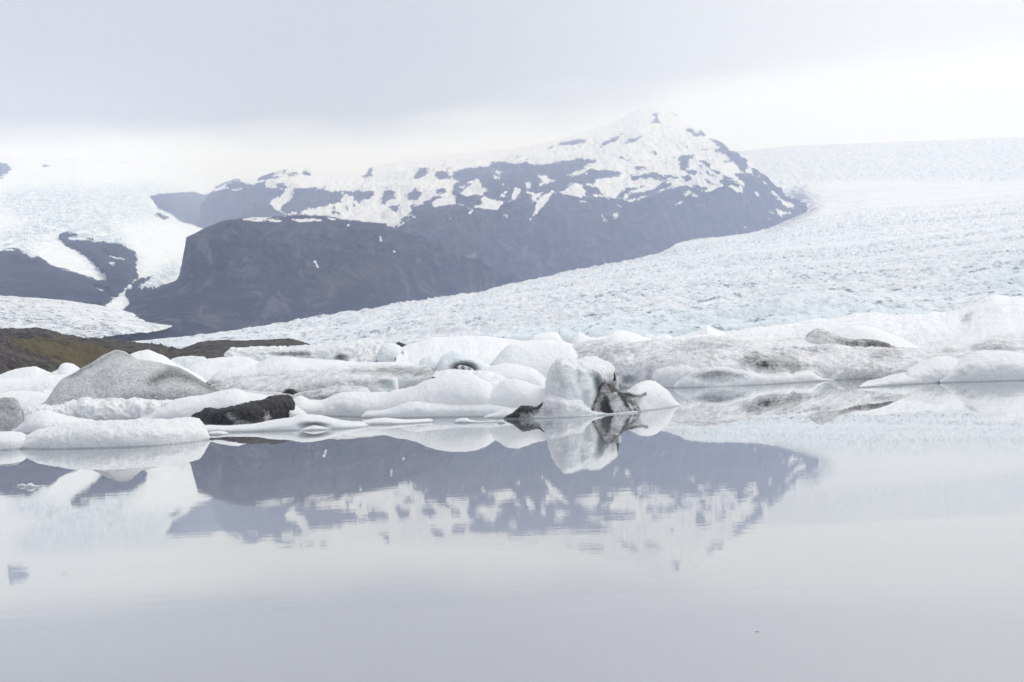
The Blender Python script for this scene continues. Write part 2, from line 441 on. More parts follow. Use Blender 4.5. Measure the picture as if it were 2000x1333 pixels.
MT_SNOW = zp(750, 230, 3.332,
 [(580,400),(620,405),(640,455),(680,475),(640,500),(560,500),(545,520),(500,490),(545,450)],
 [(690,335),(750,345),(775,355),(740,362),(700,350)], [(1000,370),(1050,380),(1070,400),(1110,410),(1040,435),(990,450),(1030,420)],
 [(920,425),(955,425),(950,455),(925,460)], [(695,365),(760,390),(745,410)], [(820,540),(850,450),(880,465),(885,495),(840,530)],
 [(740,520),(815,455),(800,480),(770,515)], [(620,515),(720,530),(790,550),(720,600),(560,590),(600,570),(640,560)],
 [(950,665),(1000,570),(1060,500),(1090,480),(1080,520),(1020,580),(970,660)], [(945,490),(1030,490),(1000,520),(970,560),(960,520)],
 [(1170,490),(1220,430),(1290,440),(1310,480),(1280,515),(1210,500)], [(60,725),(150,655),(195,645),(100,710)],
 [(425,640),(432,665),(425,668)], [(1275,545),(1315,548),(1300,555)], [(780,630),(800,640),(795,645)],
 [(555,620),(575,612),(565,630)], [(490,455),(580,400),(560,430),(510,465)], [(780,420),(786,440),(779,440)],
 [(535,375),(560,368),(555,378)]) + zp(1100, 180, 3.507,
 [(845,680),(865,678),(920,715),(890,715)], [(770,770),(800,748),(820,745),(800,765)], [(260,845),(270,845),(300,890),(280,890)],
 [(320,830),(350,822),(370,805),(375,850),(350,865)], [(820,695),(850,700),(845,715)], [(375,775),(400,790),(390,795)],
 [(1450,790),(1500,812),(1560,830),(1500,850),(1460,830)], [(1380,805),(1440,835),(1420,830)], [(1385,855),(1425,868),(1400,870)], [(1230,930),(1250,925),(1240,935)],
 [(1340,570),(1370,610),(1440,690),(1500,740),(1560,765),(1580,800),(1540,790),(1500,760),(1430,690)], [(1150,640),(1230,695),(1190,680)], [(1310,690),(1340,710),(1320,700)])
MT_GRASS = zp(750, 230, 3.332, [(300,600),(480,590),(700,640),(960,690),(1200,700),(1450,690),(1200,740),(700,760),(560,840),(300,900),(380,740),(100,800),(0,740)])

def build_mountain():
    rows = [
     [(398,640,6400),(500,640,5200),(700,640,4500),(1000,625,4550),(1100,600,4800),(1242,570,5500),(1322,535,5900),(1400,510,6100),(1468,490,6400),(1530,466,6900),(1572,436,7200)],
     [(398,480,7600),(450,470,6700),(650,470,5700),(800,460,5000),(900,440,5050),(1040,430,5500),(1180,434,6000),(1300,408,6500),(1405,366,6900),(1470,382,7100),(1530,406,7300),(1571,416,7400)],
     [(400,440,7900),(450,415,7600),(600,420,7100),(745,437,6600),(850,395,6900),(1000,360,7400),(1200,350,7800),(1350,330,7900),(1440,334,7800),(1500,375,7700),(1530,398,7600),(1570,413,7500)],
     [(402,385,8300),(422,366,8400),(450,353,8500),(475,355,8500),(505,345,8500),(535,333,8500),(560,327,8500),(616,325,8600),(640,334,8600),(712,340,8600),(722,325,8650),(775,314,8700),(830,303,8900),(1000,290,9200),(1100,270,9400),(1200,235,9700),(1255,206,9900),(1277,203,9900),(1317,217,9700),(1337,238,9500),(1368,251,9300),(1385,268,9100),(1416,280,8900),(1442,297,8700),(1459,317,8500),(1476,336,8300),(1502,366,8000),(1530,391,7700),(1569,410,7550)],
     [(404,460,8600),(600,450,8800),(1000,430,9400),(1277,390,10100),(1400,410,9300),(1500,430,8600),(1568,436,7700)]]
    G = loft(rows, 1000, (95, 95, 120, 12), blur=10, cblur=1)
    nr, nc = G.shape[:2]
    P = G.reshape(-1, 3).copy()
    N = normals(G).reshape(-1, 3)
    N *= np.sign(-N[:, 1:2] * 1.0 + N[:, 2:3])
    r = fbm(P / np.array([520., 900., 520.]), 5, 0.5, True)
    gul = fbm(P / np.array([70., 600., 420.]) + 9, 3, 0.5, True)
    row = np.repeat(np.arange(nr), nc)
    edge = np.clip((310 - row) / 60.0, 0.12, 1)
    P = P + N * ((r - 0.2) * 95 * edge + gul * 22 * edge)[:, None]
    U, V = project(P)
    wx = fbm(P / 90.0, 4) * 5; wy = fbm(P / 90.0 + 40, 4) * 3.5
    uu, vv = U + wx, V + wy
    zone = sd_union(uu, vv, [MT_ZONE]); rock = sd_union(uu, vv, MT_ROCK, 8); sn = sd_union(uu, vv, MT_SNOW, 8)
    s = np.maximum(np.minimum(zone, -rock), sn)
    s = np.clip(s / 8.0, -1, 1)
    gr = np.clip(0.5 + sd_union(U, V, MT_GRASS, 30) / 60, 0, 1)
    scar = np.clip(0.5 + sd_union(uu, vv, zp(750, 230, 3.332, [(330,1000),(350,950),(430,930),(520,900),(600,865),(610,900),(565,960),(570,1010),(540,1040),(480,1010),(400,995)]), 12) / 12, 0, 1)
    struct(make_mesh('mountain', P, grid_faces(nr, nc), M_MTN, {'snow': s, 'grass': np.where(scar > 0.3, -scar, gr * 0.55)}))

# ------------------------------------------------------------------ the dark cliffed foothill in front
FH_SNOW = zp(250, 280, 3.333,
 [(750,498),(770,492),(890,505),(900,512),(800,508)], [(770,490),(800,488),(900,506),(870,504)], [(800,484),(830,482),(930,508),(905,505)],
 [(835,478),(860,476),(960,505),(940,505)], [(865,470),(890,470),(975,500),(960,500)], [(900,466),(915,465),(990,495),(980,498)],
 [(960,455),(1020,470),(1030,480),(1000,478)], [(910,505),(1000,498),(1000,510),(920,512)],
 [(1070,495),(1130,500),(1200,488),(1265,500),(1170,512),(1110,512)], [(1300,485),(1350,492),(1330,500)],
 [(1208,770),(1220,768),(1240,808),(1230,802)], [(1633,605),(1655,630),(1650,642),(1638,625)], [(1428,532),(1442,532),(1436,540)],
 [(1728,700),(1738,708),(1730,710)], [(1160,705),(1168,706),(1164,710)])
FH_GRASS = zp(250, 280, 3.333, [(1180,820),(1400,840),(1560,760),(1800,740),(1780,790),(1560,900),(1350,1000),(1250,1000)], [(440,590),(620,500),(1000,480),(1640,530),(1700,560),(1100,540),(700,530)], [(1640,540),(1900,650),(1800,720),(1640,640)])

def build_foothill():
    rows = [
     [(80,690,1900),(200,684,2100),(300,676,2300),(451,655,2800),(600,640,3100),(750,615,3500),(900,592,3900),(1010,572,4300)],
     [(196,640,2650),(240,620,2800),(300,600,2950),(360,585,3050),(500,570,3200),(700,560,3500),(850,555,3850),(1006,568,4330)],
     [(236,612,3080),(256,596,3130),(280,580,3170),(322,563,3220),(347,553,3260),(400,548,3300),(500,540,3400),(700,530,3700),(850,530,3950),(1004,565,4340)],
     [(240,607,3140),(255,593,3190),(281,574,3240),(323,556,3300),(350,546,3340),(353,530,3360),(357,503,3380),(361,480,3400),(363,463,3420),(381,456,3500),(406,443,3600),(436,431,3700),(472,427,3800),(520,424,3880),(565,421,3950),(625,421,4000),(694,433,4050),(742,438,4100),(790,455,4150),(830,470,4200),(880,492,4250),(940,525,4300),(1002,562,4350)],
     [(246,620,3700),(330,580,4000),(380,520,4300),(480,470,4500),(625,460,4700),(800,490,4700),(1004,575,4700)]]
    G = loft(rows, 900, (70, 90, 130, 12), blur=3)
    nr, nc = G.shape[:2]
    P = G.reshape(-1, 3).copy(); N = normals(G).reshape(-1, 3); N *= np.sign(-N[:, 1:2])
    row = np.repeat(np.arange(nr), nc)
    U, V = project(P)
    edge = np.clip((292 - row) / 40.0, 0.05, 1) * np.clip((row - 40) / 90.0, 0.05, 1) * np.clip((U - 335) / 60.0, 0.08, 1)
    r = fbm(P / np.array([160., 400., 300.]), 6, 0.55, True)
    led = fbm(P / np.array([400., 400., 26.]), 3, 0.6)
    P = P + N * ((r - 0.2) * 46 * edge + led * 8 * edge + fbm(P / np.array([95., 420., 520.]) + 3, 3, 0.5, True) * 20 * edge)[:, None]
    U, V = project(P)
    wx = fbm(P / 40.0, 3) * 3; wy = fbm(P / 40.0 + 40, 3) * 2
    s = np.clip(sd_union(U + wx, V + wy, FH_SNOW, 8) / 8, -1, 1)
    s = np.where(s > -0.9, s * 2.4 + 0.05, -2.6)
    gr = np.clip(0.5 + sd_union(U, V, FH_GRASS, 25) / 50, 0, 1)
    struct(make_mesh('foothill', P, grid_faces(nr, nc), M_MTN, {'snow': s, 'grass': gr * 0.8}))

# ------------------------------------------------------------------ main glacier
def build_glacier():
    rows = [
     [(150,700,2190),(340,697,1990),(600,687,1700),(900,676,1450),(1200,662,1300),(1600,650,1250),(2100,627,1250)],
     [(178,674,2200),(340,678,2000),(600,672,1720),(900,664,1460),(1200,650,1310),(1600,628,1258),(2100,606,1258)],
     [(182,673,2240),(340,664,2090),(600,656,1840),(850,650,1600),(1000,640,1520),(1150,622,1440),(1300,609,1400),(1457,597,1370),(1525,585,1360),(1700,583,1355),(1780,597,1340),(1850,605,1335),(2100,592,1330)],
     [(184,672,2300),(340,661,2300),(600,640,2200),(850,622,2000),(1100,590,1900),(1400,560,1850),(1700,545,1800),(2100,520,1750)],
     [(186,671.5,2400),(400,655,2850),(700,615,3300),(1000,572,3600),(1200,535,3700),(1400,505,3700),(1700,490,3500),(2100,455,3200)],
     [(187,671.3,2500),(290,663,2700),(377,658,2900),(451,643.5,3100),(600,624,3400),(750,603.6,3700),(870,584,4000),(942,575,4200),(1000,561,4400),(1100,539,4700),(1242,508,5200),(1294,494,5400),(1322,478,5600),(1374,469,5800),(1468,457,6200),(1530,440,6600),(1600,425,6900),(1700,405,7000),(1850,400,7000),(2100,385,6800)],
     [(187,672,2600),(600,632,3800),(1000,575,4700),(1242,520,5500),(1374,480,6000),(1468,462,6500),(1530,434,6900),(1600,405,7200),(1700,380,7700),(1850,368,7900),(2100,358,8000)]]
    G = loft(rows, 1500, (6, 26, 130, 260, 180, 40), blur=2)
    nr, nc = G.shape[:2]
    P = G.reshape(-1, 3).copy()
    row = np.repeat(np.arange(nr), nc)
    k = np.clip((row - 4) / 20.0, 0, 1) * np.clip((604 - row) / 12.0, 0.25, 1)
    far = np.clip((P[:, 1] - 1200) / 5000, 0, 1)
    smooth = np.clip(fbm(P / np.array([2600., 230., 900.]) + 3, 3) * 2.2 + 0.50, 0.08, 1)
    s1 = fbm(P / np.array([62., 44., 70.]), 4, 0.55, True)
    s2 = fbm(P / np.array([17., 22., 20.]) + 5, 3, 0.55, True)
    hgt = (s1 - 0.25) * (11 + 16 * far) * smooth + (s2 - 0.2) * (4.0 + 6 * far) * (0.4 + 0.6 * smooth)
    tip = np.clip((P[:, 0] + 1.0 * 560) / 160.0, 0.1, 1)     # thin left tip stays low
    P[:, 2] += hgt * k * tip
    P[:, 1] += (fbm(P / np.array([34., 60., 60.]) + 30, 4, 0.55, True) * 9) * np.clip(row / 8.0, 0, 1) * np.clip((60 - row) / 26.0, 0, 1)
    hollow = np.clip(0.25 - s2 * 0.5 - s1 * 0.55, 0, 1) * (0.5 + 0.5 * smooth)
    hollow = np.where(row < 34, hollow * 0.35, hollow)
    U, V = project(P)
    cyan = np.clip(0.5 + sd_union(U, V, [[(1000,645),(1150,625),(1300,612),(1457,600),(1525,588),(1700,586),(1780,600),(1850,610),(1990,605),(1990,650),(1000,680)]], 16) / 24, 0, 1) * 0.55
    cyan = np.maximum(cyan, np.clip(0.5 + sd_union(U, V, [[(1330,500),(1400,480),(1600,462),(1720,475),(1650,495),(1450,500),(1340,520)], [(1880,540),(1960,505),(2100,480),(2100,560),(1960,600)]], 30) / 60, 0, 1) * 0.42)
    deb = sd_union(U, V, zp(1100, 180, 3.507, [(1400,945),(1420,890),(1520,840),(1600,800),(1690,760),(1760,790),(1700,850),(1560,900)], [(1510,700),(1560,660),(1640,640),(1700,700),(1720,750),(1620,790),(1560,760)]), 30)
    dirt = np.clip(0.42 + deb / 55, 0, 0.9)
    dirt = np.where(U < 470, np.maximum(dirt, 0.12), dirt)
    struct(make_mesh('glacier', P, grid_faces(nr, nc), M_GLA, {'dirt': dirt, 'hollow': hollow, 'cyan': cyan}))

def build_upper_glacier():
    rows = [
     [(1390,470,7800),(1530,446,7600),(1600,420,7500),(1700,396,7700),(1850,380,7900),(2120,370,8000)],
     [(1390,420,8000),(1530,402,7900),(1640,385,8000),(1750,366,8300),(1900,363,8500),(2120,352,8500)],
     [(1395,360,8300),(1540,358,8500),(1700,352,8700),(1800,356,8800),(1950,356,8800),(2120,345,8800)],
     [(1400,300,9100),(1480,292,9400),(1550,284,9500),(1700,279,9500),(1850,273,9500),(1960,268,9500),(2120,268,9500)],
     [(1400,330,9300),(1550,320,9700),(1800,310,9700),(2120,305,9700)]]
    G = loft(rows, 1000, (60, 60, 130, 20), blur=4)
    nr, nc = G.shape[:2]
    P = G.reshape(-1, 3).copy()
    row = np.repeat(np.arange(nr), nc)
    fall = np.clip((row - 105) / 20.0, 0.12, 1) * np.clip((252 - row) / 14.0, 0.15, 1)
    s1 = fbm(P / np.array([90., 120., 110.]), 5, 0.6, True)
    P[:, 2] += (s1 - 0.2) * 42 * fall
    U, V = project(P)
    deb = sd_union(U, V, zp(1100, 180, 3.507, [(1400,945),(1440,880),(1600,790),(1700,750),(1760,790),(1700,850),(1560,900)], [(1500,700),(1560,655),(1640,630),(1700,700),(1760,740),(1620,800),(1560,770)]), 30)
    dirt = np.clip(0.40 + deb / 60, 0, 0.85)
    struct(make_mesh('upper_glacier', P, grid_faces(nr, nc), M_GLU,
                     {'dirt': dirt, 'hollow': np.clip(0.2 - s1 * 0.8, 0, 1) * fall, 'cyan': np.zeros(len(P)) + 0.12 * fall}))

# ------------------------------------------------------------------ valley glacier on the left and its lower tongue
LG_ROCK = zp(0, 250, 3.1,
 [(-310,780),(0,757),(110,750),(140,765),(180,795),(240,800),(300,835),(360,855),(450,880),(540,910),(600,930),(655,935),(680,960),(800,965),(740,1000),(700,1040),(640,1080),(560,1100),(-310,1100)],
 [(360,660),(390,645),(440,645),(480,665),(550,680),(610,705),(700,710),(760,730),(815,760),(835,800),(825,850),(835,920),(800,965),(740,1000),(700,1030),(640,990),(655,930),(640,900),(590,850),(540,800),(480,755),(400,715),(360,680)],
 [(905,420),(960,405),(1080,393),(1190,388),(1240,410),(1290,385),(1310,355),(1380,320),(1450,315),(1520,345),(1600,345),(1600,620),(1250,605),(1150,585),(1080,565),(1040,530),(960,490),(930,455)],
 [(-60,200),(40,215),(70,250),(40,280),(-60,310)], [(0,300),(40,290),(10,310)], [(250,225),(300,230),(270,245)],
 [(780,1000),(1000,960),(1085,925),(1200,1000),(1200,1200),(740,1105),(800,1080),(770,1040)],
 [(930,530),(960,520),(1020,550),(1000,560)], [(800,960),(850,930),(930,905),(870,960),(800,1000)])
LG_SNOW = zp(0, 250, 3.1, [(420,680),(480,670),(540,680),(590,695),(500,693),(430,690)], [(400,648),(450,650),(430,658)], [(640,780),(680,795),(765,812),(700,812),(660,798)], [(660,845),(680,822),(705,835),(700,850)],
 [(575,965),(610,980),(680,1000),(620,990)], [(1330,380),(1370,350),(1380,370),(1340,395)], [(680,1020),(700,1035),(680,1032)], [(540,800),(560,803),(550,806)], [(1420,390),(1440,380),(1430,400)])
LG_CREV = zp(0, 250, 3.1, [(0,640),(250,560),(400,520),(500,480),(700,500),(860,330),(960,330),(1100,380),(900,440),(1060,560),(900,560),(700,600),(800,740),(850,800),(840,930),(1100,800),(1090,920),(800,1060),(650,930),(500,760),(340,650),(180,740),(300,830),(0,760)],
 [(150,370),(600,350),(850,350),(860,520),(500,620),(200,600),(0,480),(0,400)])

def build_left_glacier():
    rows = [
     [(-120,620,3100),(0,618,3100),(120,620,3080),(220,628,3050),(330,640,3500),(470,620,4400)],
     [(-120,500,3900),(35,494,3950),(100,520,3850),(190,552,3680),(240,575,3500),(330,560,4200),(470,545,5200)],
     [(-120,450,5200),(120,460,4800),(240,484,4600),(270,500,4650),(330,490,5100),(470,480,6200)],
     [(-120,400,6800),(150,400,6500),(300,400,7200),(360,436,7900),(470,450,8700)],
     [(-120,335,8600),(150,340,8600),(280,352,8900),(348,372,9300),(400,378,9500),(470,352,9800)],
     [(-120,300,9500),(150,305,9600),(300,318,9700),(470,335,9900)],
     [(-120,340,9700),(150,345,9800),(300,355,9900),(470,365,10100)]]
    G = loft(rows, 1000, (80, 90, 90, 80, 20, 6), blur=6)
    nr, nc = G.shape[:2]
    P = G.reshape(-1, 3).copy()
    U, V = project(P)
    s1 = fbm(P / np.array([60., 110., 80.]), 5, 0.6, True)
    cr0 = np.clip(0.5 + sd_union(U, V, LG_CREV, 16) / 24, 0, 1)
    wx = fbm(P / 120.0, 4) * 5; wy = fbm(P / 120.0 + 40, 4) * 4
    s = np.maximum(-sd_union(U + wx, V + wy, LG_ROCK, 10), sd_union(U + wx * .6, V + wy * .6, LG_SNOW, 8))
    rk = np.clip(-s / 8.0, 0, 1)
    P[:, 2] += (s1 - 0.2) * (4 + 16 * cr0 + 10 * rk)
    P[:, 1] -= rk * 60
    struct(make_mesh('valley_glacier', P, grid_faces(nr, nc), M_LEFT, {'snow': np.clip(s / 8, -1, 1), 'crev': 0.25 + 0.75 * cr0}))
    rows = [
     [(-120,672,1850),(0,670,1900),(80,670,1950),(129,673,1960),(158,674,2000),(193,664,2080),(235,655,2180),(290,650,2330),(320,645,2440),(336,639,2540)],
     [(-120,659,1880),(0,657,1930),(80,657,1980),(129,662,1990),(158,665,2020),(193,656,2100),(235,648,2200),(290,645.5,2350),(320,641,2450),(336,637.5,2550)],
     [(-120,610,2300),(0,612,2300),(100,620,2300),(193,630,2350),(260,634,2420),(310,637,2500),(336,637,2560)],
     [(-120,575,3000),(0,578,3000),(64,582,3000),(122,587,3000),(193,597,2950),(242,607,2900),(290,621,2800),(322,630.5,2700),(336,636.5,2580)],
     [(-120,590,3060),(0,592,3060),(122,600,3050),(242,618,2960),(322,636,2750),(337,640,2600)]]
    G = loft(rows, 900, (8, 120, 110, 10), blur=2)
    nr, nc = G.shape[:2]
    P = G.reshape(-1, 3).copy()
    row = np.repeat(np.arange(nr), nc); col = np.tile(np.arange(nc), nr)
    k = np.clip((nc - col) / 200.0, 0.15, 1)
    s1 = fbm(P / np.array([45., 50., 50.]), 4, 0.6, True); s2 = fbm(P / 15.0, 3, 0.6, True)
    P[:, 2] += ((s1 - 0.3) * 7 + (s2 - .2) * 2.5) * k * np.clip((240 - row) / 20.0, 0.35, 1)
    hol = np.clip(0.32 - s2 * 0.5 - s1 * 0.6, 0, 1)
    struct(make_mesh('glacier_tongue', P, grid_faces(nr, nc), M_TNG, {'dirt': np.clip(0.30 - (V0 - 0) * 0 + 0.18 * fbm(P / 200.0, 3), 0, 1), 'hollow': hol, 'cyan': np.zeros(len(P))}))

# ------------------------------------------------------------------ lobes: rounded bodies set on the water
def lobe(top, bot=None, D=None, thick=5.0, p=0.6, amp=0.10, ns=1.6, taper=0.10, zmin=0.05, dents=(), seed=0.0,
         res=0.62, nth=84, big=0.0, back=1.0, skirt=0.7, lumps=0.0, er=0.0):
    """top: photo silhouette; bot: photo waterline (or D: distance of a hidden waterline)."""
    # bodies cut by the frame go on beyond it and come down to the water there
    top = list(top); bot = list(bot) if bot is not None else None
    eR = eL = er
    if top[-1][0] > 2030:
        top.append((2290, top[-1][1] - 9)); eR = 190
        if bot is not None: bot.append((2290, bot[-1][1] - 9))
    if top[0][0] < -35:
        top.insert(0, (-290, top[0][1] + 9)); eL = 190
        if bot is not None: bot.insert(0, (-290, bot[0][1] + 9))
    t = np.asarray(top, float); ta, tb = lev(t[:, 0], t[:, 1])
    a0, a1 = ta.min(), ta.max()
    if bot is not None:
        q = np.asarray(bot, float); qa, qb = lev(q[:, 0], q[:, 1])
        a0, a1 = min(a0, qa.min()), max(a1, qa.max())
    n = int(max(40, (a1 - a0) * res))
    x = np.linspace(0, 1, n); w0 = 0.5 - 0.5 * np.cos(np.pi * x)
    a = a0 + (a1 - a0) * (0.55 * x + 0.45 * w0)
    o = np.argsort(ta, kind='stable'); b = np.interp(a, ta[o], tb[o])
    if bot is not None:
        o = np.argsort(qa, kind='stable'); D0 = H * F / np.maximum(-np.interp(a, qa[o], qb[o]), 5)
    else:
        Dq = np.asarray(D, float)
        D0 = np.full(n, float(Dq)) if Dq.ndim == 0 else np.interp(a, lev(Dq[:, 0], V0)[0], Dq[:, 1])
    k0 = max(3, n // 10) | 1
    D0 = np.convolve(np.pad(D0, k0 // 2, mode='edge'), np.ones(k0) / k0, 'valid')[:n]
    s = np.minimum(x, 1 - x)
    tp = np.clip(s / taper, 0, 1) ** 0.5
    zc = H + (D0 + thick) * b / F
    hh = np.clip(zc / max(zc.max(), 0.3), 0.02, 1)
    w = thick * np.maximum(0.06, tp) * (0.35 + 0.65 * hh ** 0.5)
    z1 = np.maximum(H + (D0 + w) * b / F, zmin)
    if eL or eR:
        q1 = np.clip(np.minimum((a - a0) / max(eL, 0.01), (a1 - a) / max(eR, 0.01)), 0, 1)
        z1 = np.maximum(z1 * np.sqrt(1 - (1 - q1) ** 2), zmin)
    th = np.linspace(0, np.pi, nth)
    sn = np.maximum(np.sin(th), 0) ** p
    dep = np.where(th < np.pi / 2, 1 - np.cos(th), 1 - np.cos(th) * back)
    Dg = D0[None] + dep[:, None] * w[None]
    kb = max(5, n // 14) | 1
    zp1 = np.pad(z1, kb // 2, mode='edge'); z1s = np.convolve(zp1, np.ones(kb) / kb, 'valid')[:n]
    z1s = np.minimum(z1s, z1 * 1.6 + 0.02)
    kk = (np.sin(th) ** 5)[:, None]
    Zg = (z1s[None] * (1 - kk) + z1[None] * kk) * sn[:, None]
    Zg = np.concatenate([np.full((1, n), -skirt), np.full((1, n), -0.15), Zg, np.full((1, n), -skirt)], 0)
    Dg = np.concatenate([D0[None] - 0.0 * w[None], D0[None] - 0.02, Dg, Dg[-1:]], 0)
    # keep each column on its own line of sight of the front edge (so outlines stay where they are measured)
    Xg = Dg * a[None] / F
    G = np.stack([Xg, Dg, Zg], -1)
    N = normals(G)
    N = np.nan_to_num(N)
    flip = np.sign(N[nth // 2, n // 2, 2]) or 1.0
    N = N * flip
    P = G.reshape(-1, 3); N = N.reshape(-1, 3)
    hz = np.clip(P[:, 2] / 0.5, 0, 1)
    q = P / ns + seed * 7.7
    d = fbm(q * np.array([1, 0.8, 1.2]), 5, 0.55) * amp
    if big: d = d + fbm(P / (ns * 4) + seed, 2) * big
    if lumps: d = d + (fbm(P / (ns * 0.8) + seed + 3, 3, 0.5, True) - 0.2) * lumps
    sc = np.clip(P[:, 1] / 85.0, 0.6, 2.2)
    fineamp = min(1.0, max(0.15, thick / 2.0))
    d = d + ((fbm(P / 0.85 + seed, 3, 0.55, True) - 0.2) * 0.040 + fbm(P / 0.30 + 5, 2) * 0.020) * sc * fineamp
    d = d + (fbm(P / (2.4 * sc)[:, None] + seed + 8, 3, 0.5, True) - 0.2) * 0.09 * sc * fineamp
    lowz = np.clip(P[:, 2] / 0.15, 0, 1)
    P = P + N * (d * (0.25 + 0.75 * hz) * lowz)[:, None]
    if dents:
        for (du, dv, ru, rv, dd) in dents:
            U, V = project(P)
            front = np.concatenate([np.ones((2 + nth // 2) * n), np.zeros((nth - nth // 2 + 1) * n)])
            gk = np.exp(-(((U - du) / ru) ** 2 + ((V - dv) / rv) ** 2) ** 1.4)
            P[:, 1] += gk * dd * front
            P[:, 0] += gk * dd * front * (P[:, 0] / P[:, 1])
    return P, grid_faces(G.shape[0], n)

def paint(P, spec, base=0.0, warp=1.0):
    """spec: list of (polygon, strength, softness px)"""
    U, V = project(P)
    out = np.full(len(P), float(base))
    wu = fbm(P / 1.2 + 11, 3) * 6 * warp; wv = fbm(P / 1.2 + 50, 3) * 4 * warp
    for poly, st, soft in spec:
        sd = sd_union(U + wu, V + wv, [poly], soft)
        k = np.clip(0.5 + sd / (2 * soft), 0, 1); k = k * k * (3 - 2 * k)
        out = out * (1 - k) + st * k if st >= 0 else out * (1 - k * -st)
    return out

def body(name, lobes, dirt=(), base=0.025, cyan=0.0, cyans=(), label=None, cat=None, group=None, parent=None, warp=1.0, streak=1.0):
    Vs, Fs, o = [], [], 0
    for P, f in lobes:
        Vs.append(P); Fs.append(f + o); o += len(P)
    P = np.concatenate(Vs); f = np.concatenate(Fs)
    d = paint(P, dirt, base, warp); c = paint(P, cyans, cyan)
    # put the origin at the foot of the body
    org = np.array([P[:, 0].mean(), P[:, 1].mean(), 0.0])
    ob = make_mesh(name, P - org, f, M_ICE, {'dirt': d, 'cyan': c, 'streak': np.full(len(P), float(streak))})
    if parent is None: ob.location = org
    else: ob.location = org - np.array(parent.location)
    if label:
        if group is None: group = {'ice_floe': 'low ice floes on the lagoon', 'iceberg': 'icebergs on the lagoon', 'ice_chunk': 'small lumps of ice on the lagoon'}.get(name)
        tag(ob, label, cat, group)
    if parent: ob.parent = parent
    return ob


# ------------------------------------------------------------------ moraines
def moraine(name, lobes, grass=()):
    Vs, Fs, o = [], [], 0
    for P, f in lobes:
        Vs.append(P); Fs.append(f + o); o += len(P)
    P = np.concatenate(Vs); f = np.concatenate(Fs)
    U, V = project(P)
    g = np.zeros(len(P))
    for poly, st, soft in grass:
        g = np.maximum(g, st * np.clip(0.5 + sd_union(U, V, [poly], soft) / (2 * soft), 0, 1))
    return make_mesh(name, P, f, M_MOR, {'grass': g})

def build_moraines():
    far = lobe([(-140,645),(-40,650),(0,654.5),(18,655.6),(57,652.6),(72,655),(87,654.5),(120,662.5),(168,670),(210,674.5),(255,679),(300,683),(350,691),(400,697),(450,702),(520,712)],
               D=[(-140,330),(520,400)], thick=150, p=0.8, amp=1.6, ns=14, taper=0.04, res=1.2, nth=170, skirt=3, lumps=2.2)
    near = lobe([(-140,640),(-60,656),(0,664),(30,674),(60,690),(100,708),(130,722),(160,738),(190,752)],
                D=[(-140,235),(190,265)], thick=60, p=0.9, amp=0.8, ns=7, taper=0.04, res=1.2, nth=150, skirt=3, lumps=1.4)
    gr = [([(20,662),(60,657),(110,664),(180,672),(250,684),(320,690),(300,710),(200,712),(120,712),(60,690),(30,676)], 1.0, 14),
          ([(80,690),(240,690),(240,720),(120,715)], 0.6, 12)]
    struct(moraine('moraine_hill', [far, near], gr))
    mound = lobe([(330,712),(345,690),(351,686),(384,673),(420,667.6),(465,666.4),(479,667.8),(518,665.6),(563,664),(581,667),(597,672),(612,678),(640,694),(655,705)],
                 D=[(330,400),(655,440)], thick=60, p=0.75, amp=0.9, ns=10, taper=0.06, res=1.0, nth=110, skirt=3, lumps=0.4)
    struct(moraine('gravel_mound', [mound]))

